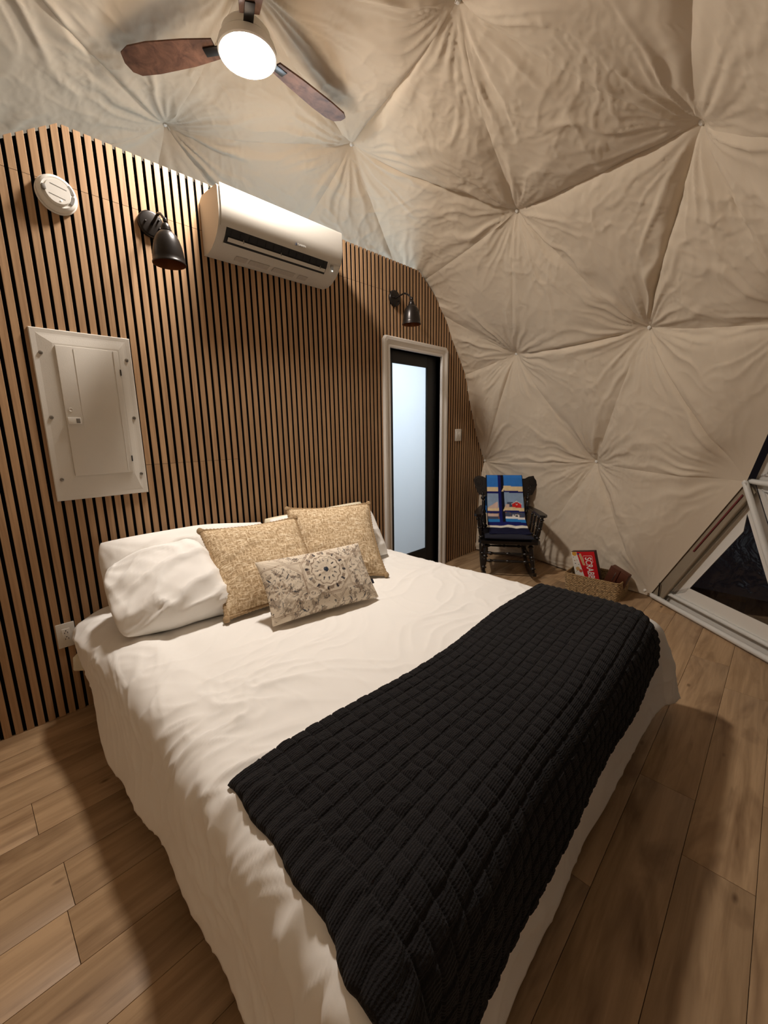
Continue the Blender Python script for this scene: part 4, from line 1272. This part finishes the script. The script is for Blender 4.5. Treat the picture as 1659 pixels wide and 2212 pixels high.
# quilt over the back of the chair
def quilt_colours(s, t):
    """s 0..1 left to right, t 0 at the top of the back .. 1 at the seat; window-pane patchwork with a harbour scene"""
    n = len(s); col = np.tile(s2l([30, 36, 110]), (n, 1))
    navy = s2l([26, 30, 96]); black = s2l([16, 16, 30]); blue = s2l([52, 118, 196]); sky = s2l([138, 160, 186]); cream = s2l([224, 200, 156])
    sea = s2l([44, 124, 190]); red = s2l([206, 40, 38]); white = s2l([232, 226, 220]); pink = s2l([206, 176, 162]); slate = s2l([70, 78, 100]); brown = s2l([120, 84, 70])

    def put(m, c): col[m] = c
    nz_ = vnoise(np.c_[s * 14, t * 18, 0 * s], 61)
    tl = t - .035 * (s - .5)                                     # panes rise slightly to the right
    tt_ = np.where(s > .47, tl + .02, t)
    for (a, b2, c) in ((-9, .25, blue), (.25, .335, cream), (.37, .635, sky), (.635, .705, cream), (.735, .86, slate), (.86, .925, sea)):
        put((tt_ >= a) & (tt_ < b2), c)
    # second row: houses on the shore
    put((tt_ > .55) & (tt_ < .64) & (s > .55) & (s < .70), slate)
    put((tt_ > .585) & (tt_ < .65) & (s > .50) & (s < .60) , pink)
    put((s < .30) & (tt_ < .65) & (tt_ > .635 - .42 * np.clip(s - .02, 0, .25) - .0) & (tt_ > .52), pink)
    put((tt_ > .575) & (tt_ < .64) & (np.abs(s - .80) < .115), red)
    put((tt_ > .535) & (tt_ <= .575) & (np.abs(s - .80) < .115 * (tt_ - .53) / .045), red)
    put((np.abs(s - .80) < .115 * (tt_ - .515) / .05) & (np.abs(s - .80) > .115 * (tt_ - .53) / .045) & (tt_ < .58) & (tt_ > .52), white)
    put((np.abs(s - .79) < .02) & (np.abs(tt_ - .575) < .012), white); put((np.abs(s - .79) < .012) & (np.abs(tt_ - .575) < .008), black)
    # third row: quay and boat
    put((tt_ > .735) & (tt_ < .86) & (nz_ > .15), brown); put((tt_ > .76) & (tt_ < .80) & (s < .30), pink)
    put((tt_ > .825) & (tt_ < .862) & (s > .48) & (s < .97), white)
    put((tt_ > .775) & (tt_ < .83) & (s > .66) & (s < .84), white); put((tt_ > .787) & (tt_ < .815) & (s > .735) & (s < .80), black)
    put((tt_ > .785) & (tt_ < .805) & (np.abs(((s * 26) % 1) - .5) < .2) & (s > .66) & (s < .73), black)
    # sashes
    for c0 in (.3525, .72):
        put(np.abs(tt_ - c0) < .0175, navy)
    put((s > .315) & (s < .395), navy); put((s >= .395) & (s < .475), black)
    miter = (s >= .41) & (s < .475)
    for a, b2 in ((.25, .335), (.635, .705)):
        put(miter & (tt_ > a) & (tt_ < b2) & ((s - .475) > -.8 * (tt_ - a)), cream)
    put((tt_ > .925), navy); put((s < .015) | (s > .988), black)
    return col * (1 + .06 * nz_)[:, None]


path = np.array([(.405, .50), (.405, .70), (.400, .84), (.382, .895), (.345, .908), (.318, .893), (.288, .80), (.255, .70), (.205, .58), (.140, .48), (.085, .437), (.03, .424), (-.05, .419), (-.16, .414)])
seg = np.r_[0, np.cumsum(np.linalg.norm(np.diff(path, axis=0), axis=1))]
nq, mq = 90, 170
lq = np.linspace(0, seg[-1], mq)
py = np.interp(lq, seg, path[:, 0]); pz = np.interp(lq, seg, path[:, 1])
for _ in range(4):
    py[1:-1] = .25 * py[:-2] + .5 * py[1:-1] + .25 * py[2:]; pz[1:-1] = .25 * pz[:-2] + .5 * pz[1:-1] + .25 * pz[2:]
ltop = lq[np.argmax(pz)]; lseat = seg[10]
Sg, Lg = np.meshgrid(np.linspace(0, 1, nq), lq); Sg = Sg.ravel(); Lg = Lg.ravel()
yy = np.interp(Lg, lq, py); zz_ = np.interp(Lg, lq, pz); tq = (Lg - ltop) / (lseat - ltop)
wq = .355 + .02 * np.clip(tq, 0, 1)
xq = -.195 + wq * Sg + .02 * np.clip(tq, 0, 1)
bul = .010 * vnoise(np.c_[Sg * 4, tq * 3, 0 * Sg], 63) + .006 * vnoise(np.c_[Sg * 9 + tq * 5, tq * 4, 0 * Sg], 64)
Vq = np.c_[xq, yy - bul * np.clip(tq, 0, 1) - .004, zz_ + .008 * vnoise(np.c_[Sg * 5, tq * 6, 0 * Sg], 65) * (tq > .95)]
cq = quilt_colours(Sg, np.clip(tq, -.2, 1.2))
cq[tq > 1.02] = s2l([22, 24, 50]); cq[(tq > 1.0) & (tq < 1.09)] = s2l([226, 220, 204])
ql = mesh('quilt', Vq, [f[::-1] for f in grid_faces(nq, mq)], M_QUILT, angle=180, col=cq)
ql.matrix_world = CH.matrix_basis.copy()
sm = ql.modifiers.new('thickness', 'SOLIDIFY'); sm.thickness = .008; sm.offset = 0
tag(ql, 'blue patchwork quilt with harbour picture draped over the rocking chair', 'quilt')

# ================================================================== BASKET, GAME BOX, CASE
BK = empty('woven_basket', (3.665, -1.415, 0)); tag(BK, 'rectangular seagrass basket on the floor beside the canvas wall', 'basket')
bw, bl, bh = .145, .205, .155           # half depth (x), half length (y), height


def rr_path(hx, hy, r, n):
    """rounded rectangle, n points evenly spaced"""
    per = []
    for cx_, cy2, a0 in ((hx - r, hy - r, 0), (-hx + r, hy - r, 90), (-hx + r, -hy + r, 180), (hx - r, -hy + r, 270)):
        for q in range(9):
            a = math.radians(a0 + 90 * q / 8); per.append((cx_ + r * math.cos(a), cy2 + r * math.sin(a)))
    per = np.array(per + [per[0]]); L = np.r_[0, np.cumsum(np.linalg.norm(np.diff(per, axis=0), axis=1))]
    t = np.linspace(0, L[-1], n, endpoint=False)
    return np.c_[np.interp(t, L, per[:, 0]), np.interp(t, L, per[:, 1])], t


np_, nh = 360, 90
R0, tper = rr_path(1, 1, .12, np_)
Rb, tper = rr_path(bw, bl, .025, np_)
nrm = np.gradient(Rb, axis=0); nrm = np.c_[nrm[:, 1], -nrm[:, 0]]; nrm /= np.linalg.norm(nrm, axis=1)[:, None]
hg = np.linspace(0, bh, nh)
V, colb, uvb = [], [], []
for h in hg:
    row = h / .0105
    ph = (math.floor(row) % 2) * math.pi
    prof_ = abs(math.sin(math.pi * row)) ** .6
    wv_ = .5 + .5 * np.sin(tper / .0085 * math.pi + ph)
    off_ = .0075 * prof_ * (.35 + .65 * wv_) + .010 * h / bh
    p2 = Rb + nrm * off_[:, None]
    V.append(np.c_[p2, np.full(np_, h)])
    sh_ = (.35 + .65 * prof_ ** 1.0 * (.45 + .55 * wv_)); colb.append(np.c_[sh_, sh_, sh_] * 0 + 1.0)
    uvb.append(np.c_[tper, np.full(np_, h)])
F = []
for j in range(nh - 1):
    for i in range(np_):
        a = j * np_ + i; b2 = j * np_ + (i + 1) % np_
        cx_, cy2 = Rb[i]
        if abs(cy2) > bl - .012 and abs(cx_) < .042 and .092 < hg[j] < .122: continue      # hand holes at the short ends
        F.append([a, b2, b2 + np_, a + np_])
V = np.concatenate(V); colb = np.concatenate(colb); uvb = np.concatenate(uvb)
bo = mesh('woven_body', V, F, M_GRASS, BK, angle=180, uv=uvb, col=colb)
sm = bo.modifiers.new('thickness', 'SOLIDIFY'); sm.thickness = .008; sm.offset = -1
rp_ = np.c_[Rb + nrm * .010, np.full(np_, bh)]
V = []
MBr = MB(); MBr.tube(rp_, .0055 + .0012 * np.sin(tper / .008 * math.pi), 8, closed=True)
rimo = MBr.build('rim', pmat('seagrass_rim', rgb(150, 122, 82), rough=.8, vary=.25, bscale=90), BK, angle=180)
MB().box(-bw, bw, -bl, bl, .002, .008).build('basket_base', pmat('basket_floor', rgb(110, 84, 54), rough=.9), BK, smooth=False)
for sy in (-1, 1):
    MB().tube([(.044 * math.cos(a), sy * (bl + .010), .107 + .018 * math.sin(a)) for a in np.linspace(0, 2 * math.pi, 25)[:-1]], .004, 8, closed=True).build('hand_hole_binding', pmat('binding', rgb(140, 112, 74), rough=.8), BK)

# board game: red and white lid
GB = empty('board_game_box', (3.685, -1.365, .016), (0, 0, 0)); tag(GB, 'red and white board game box standing in the basket', 'game box')
GB.rotation_euler = (math.radians(-13), math.radians(-5), math.radians(-4))
gx, gy, gz = .024, .100, .325            # half thickness, half width, height
MB().box(-gx, gx, -gy, gy, 0, gz, bev=.0015).build('box_body', M_CARDED, GB)
nA, nB = 120, 180
aa, bb = np.meshgrid(np.linspace(-gy + .001, gy - .001, nA), np.linspace(.001, gz - .001, nB)); aa = aa.ravel(); bb = bb.ravel()
red = s2l([202, 34, 40]); col = np.tile(red, (len(aa), 1))
u = (gy - aa) / (2 * gy)                 # 0 at the viewer's left
v = (gz - bb) / gz                       # 0 at the top
diag = .30 - .04 * v + .10 * v


def putg(m, c): col[m] = s2l(c)


lim = .24 + .22 * v
putg(u < lim, [232, 226, 214])
putg((u < lim) & (np.hypot(u - .14, (v - .05) * 1.6) < .10), [214, 160, 70])
for k_ in range(26):
    cu, cv = random.Random(k_).uniform(.03, .40), random.Random(k_ + 99).uniform(.12, .95)
    m_ = (u < lim - .02) & (np.hypot((u - cu), (v - cv) * 1.6) < .018)
    putg(m_, [[70, 90, 60], [120, 110, 70], [60, 70, 90], [190, 120, 60]][k_ % 4])
putg((u < lim) & (np.hypot(u - .17, (v - .47) * 1.6) < .085), [214, 170, 110])
putg((u < lim) & (np.hypot(u - .28, (v - .53) * 1.6) < .07), [200, 90, 70])
putg((u > .30 + .15 * v * 2.2) & (u < .40 + .15 * v * 2.2) & (v > .05) & (v < .37), [214, 184, 140])
putg((u > .33 + .15 * v * 2.2) & (u < .37 + .15 * v * 2.2) & (v > .08) & (v < .34) & (np.abs(((v * 26) % 1) - .5) < .3), [170, 130, 90])
putg((np.abs(u - .30) < .05) & (np.abs(v - .06) < .02), [80, 40, 110])
V = np.c_[np.full(len(aa), -gx - .0006), aa, bb]
mesh('lid_print', V, [f for f in grid_faces(nA, nB)], attr_mat('box_print', rough=.35, bump=0.0), GB, col=col, smooth=False)
M_TXT = pmat('white_ink', rgb(238, 232, 226), rough=.4)
# the title runs down the lid; letters lie on their side
tmx = Matrix(((0, 0, -1, -gx - .0014), (0, -1, 0, 0), (-1, 0, 0, 0), (0, 0, 0, 1)))
tmx = Matrix(((0, 0, -1, -gx - .0012), (0, -1, 0, -.036), (-.70, 0, 0, gz - .050), (0, 0, 0, 1)))
text_mesh('title_lettering', 'SCRABBLE', .076, M_TXT, GB, tmx, align='LEFT', extrude=.0004, bold=.0012)
frp = [(-.002, .040), (.060, .040), (.066, .034), (.066, -.026), (.058, -.032), (.052, -.032)]
MB().tube([np.array(tmx @ Vector((x - .010, y - .002, 0))) for x, y in ((.075, .040), (-.002, .040), (-.008, .034), (-.008, -.030), (-.002, -.036), (.060, -.036))], .0014, 6).build('title_frame', M_TXT, GB)

# brown leather case
LC = empty('leather_case', (3.655, -1.535, .030)); tag(LC, 'brown leather folding case leaning in the basket beside the red box', 'case')
LC.rotation_euler = (math.radians(20), math.radians(-3), math.radians(-14))
MB().box(-.024, .024, -.075, .075, 0, .225, bev=.006).build('case_body', M_LEATHER, LC)
fl_ = MB().box(-.034, -.0235, -.006, .078, .004, .226, bev=.003).build('case_flap', M_LEATHER, LC)
MB().box(-.032, -.0235, -.074, -.010, .118, .224, bev=.003).build('case_pocket', M_LEATHER, LC)
MB().box(-.032, -.0235, -.074, -.010, .010, .108, bev=.003).build('case_pocket', M_LEATHER, LC)
MB().box(-.0365, -.0335, .016, .022, .115, .195, bev=.001).build('clasp', M_STEEL, fl_)
MB().box(-.0365, -.0335, .016, .022, .045, .07, bev=.001).build('clasp', M_STEEL, fl_)
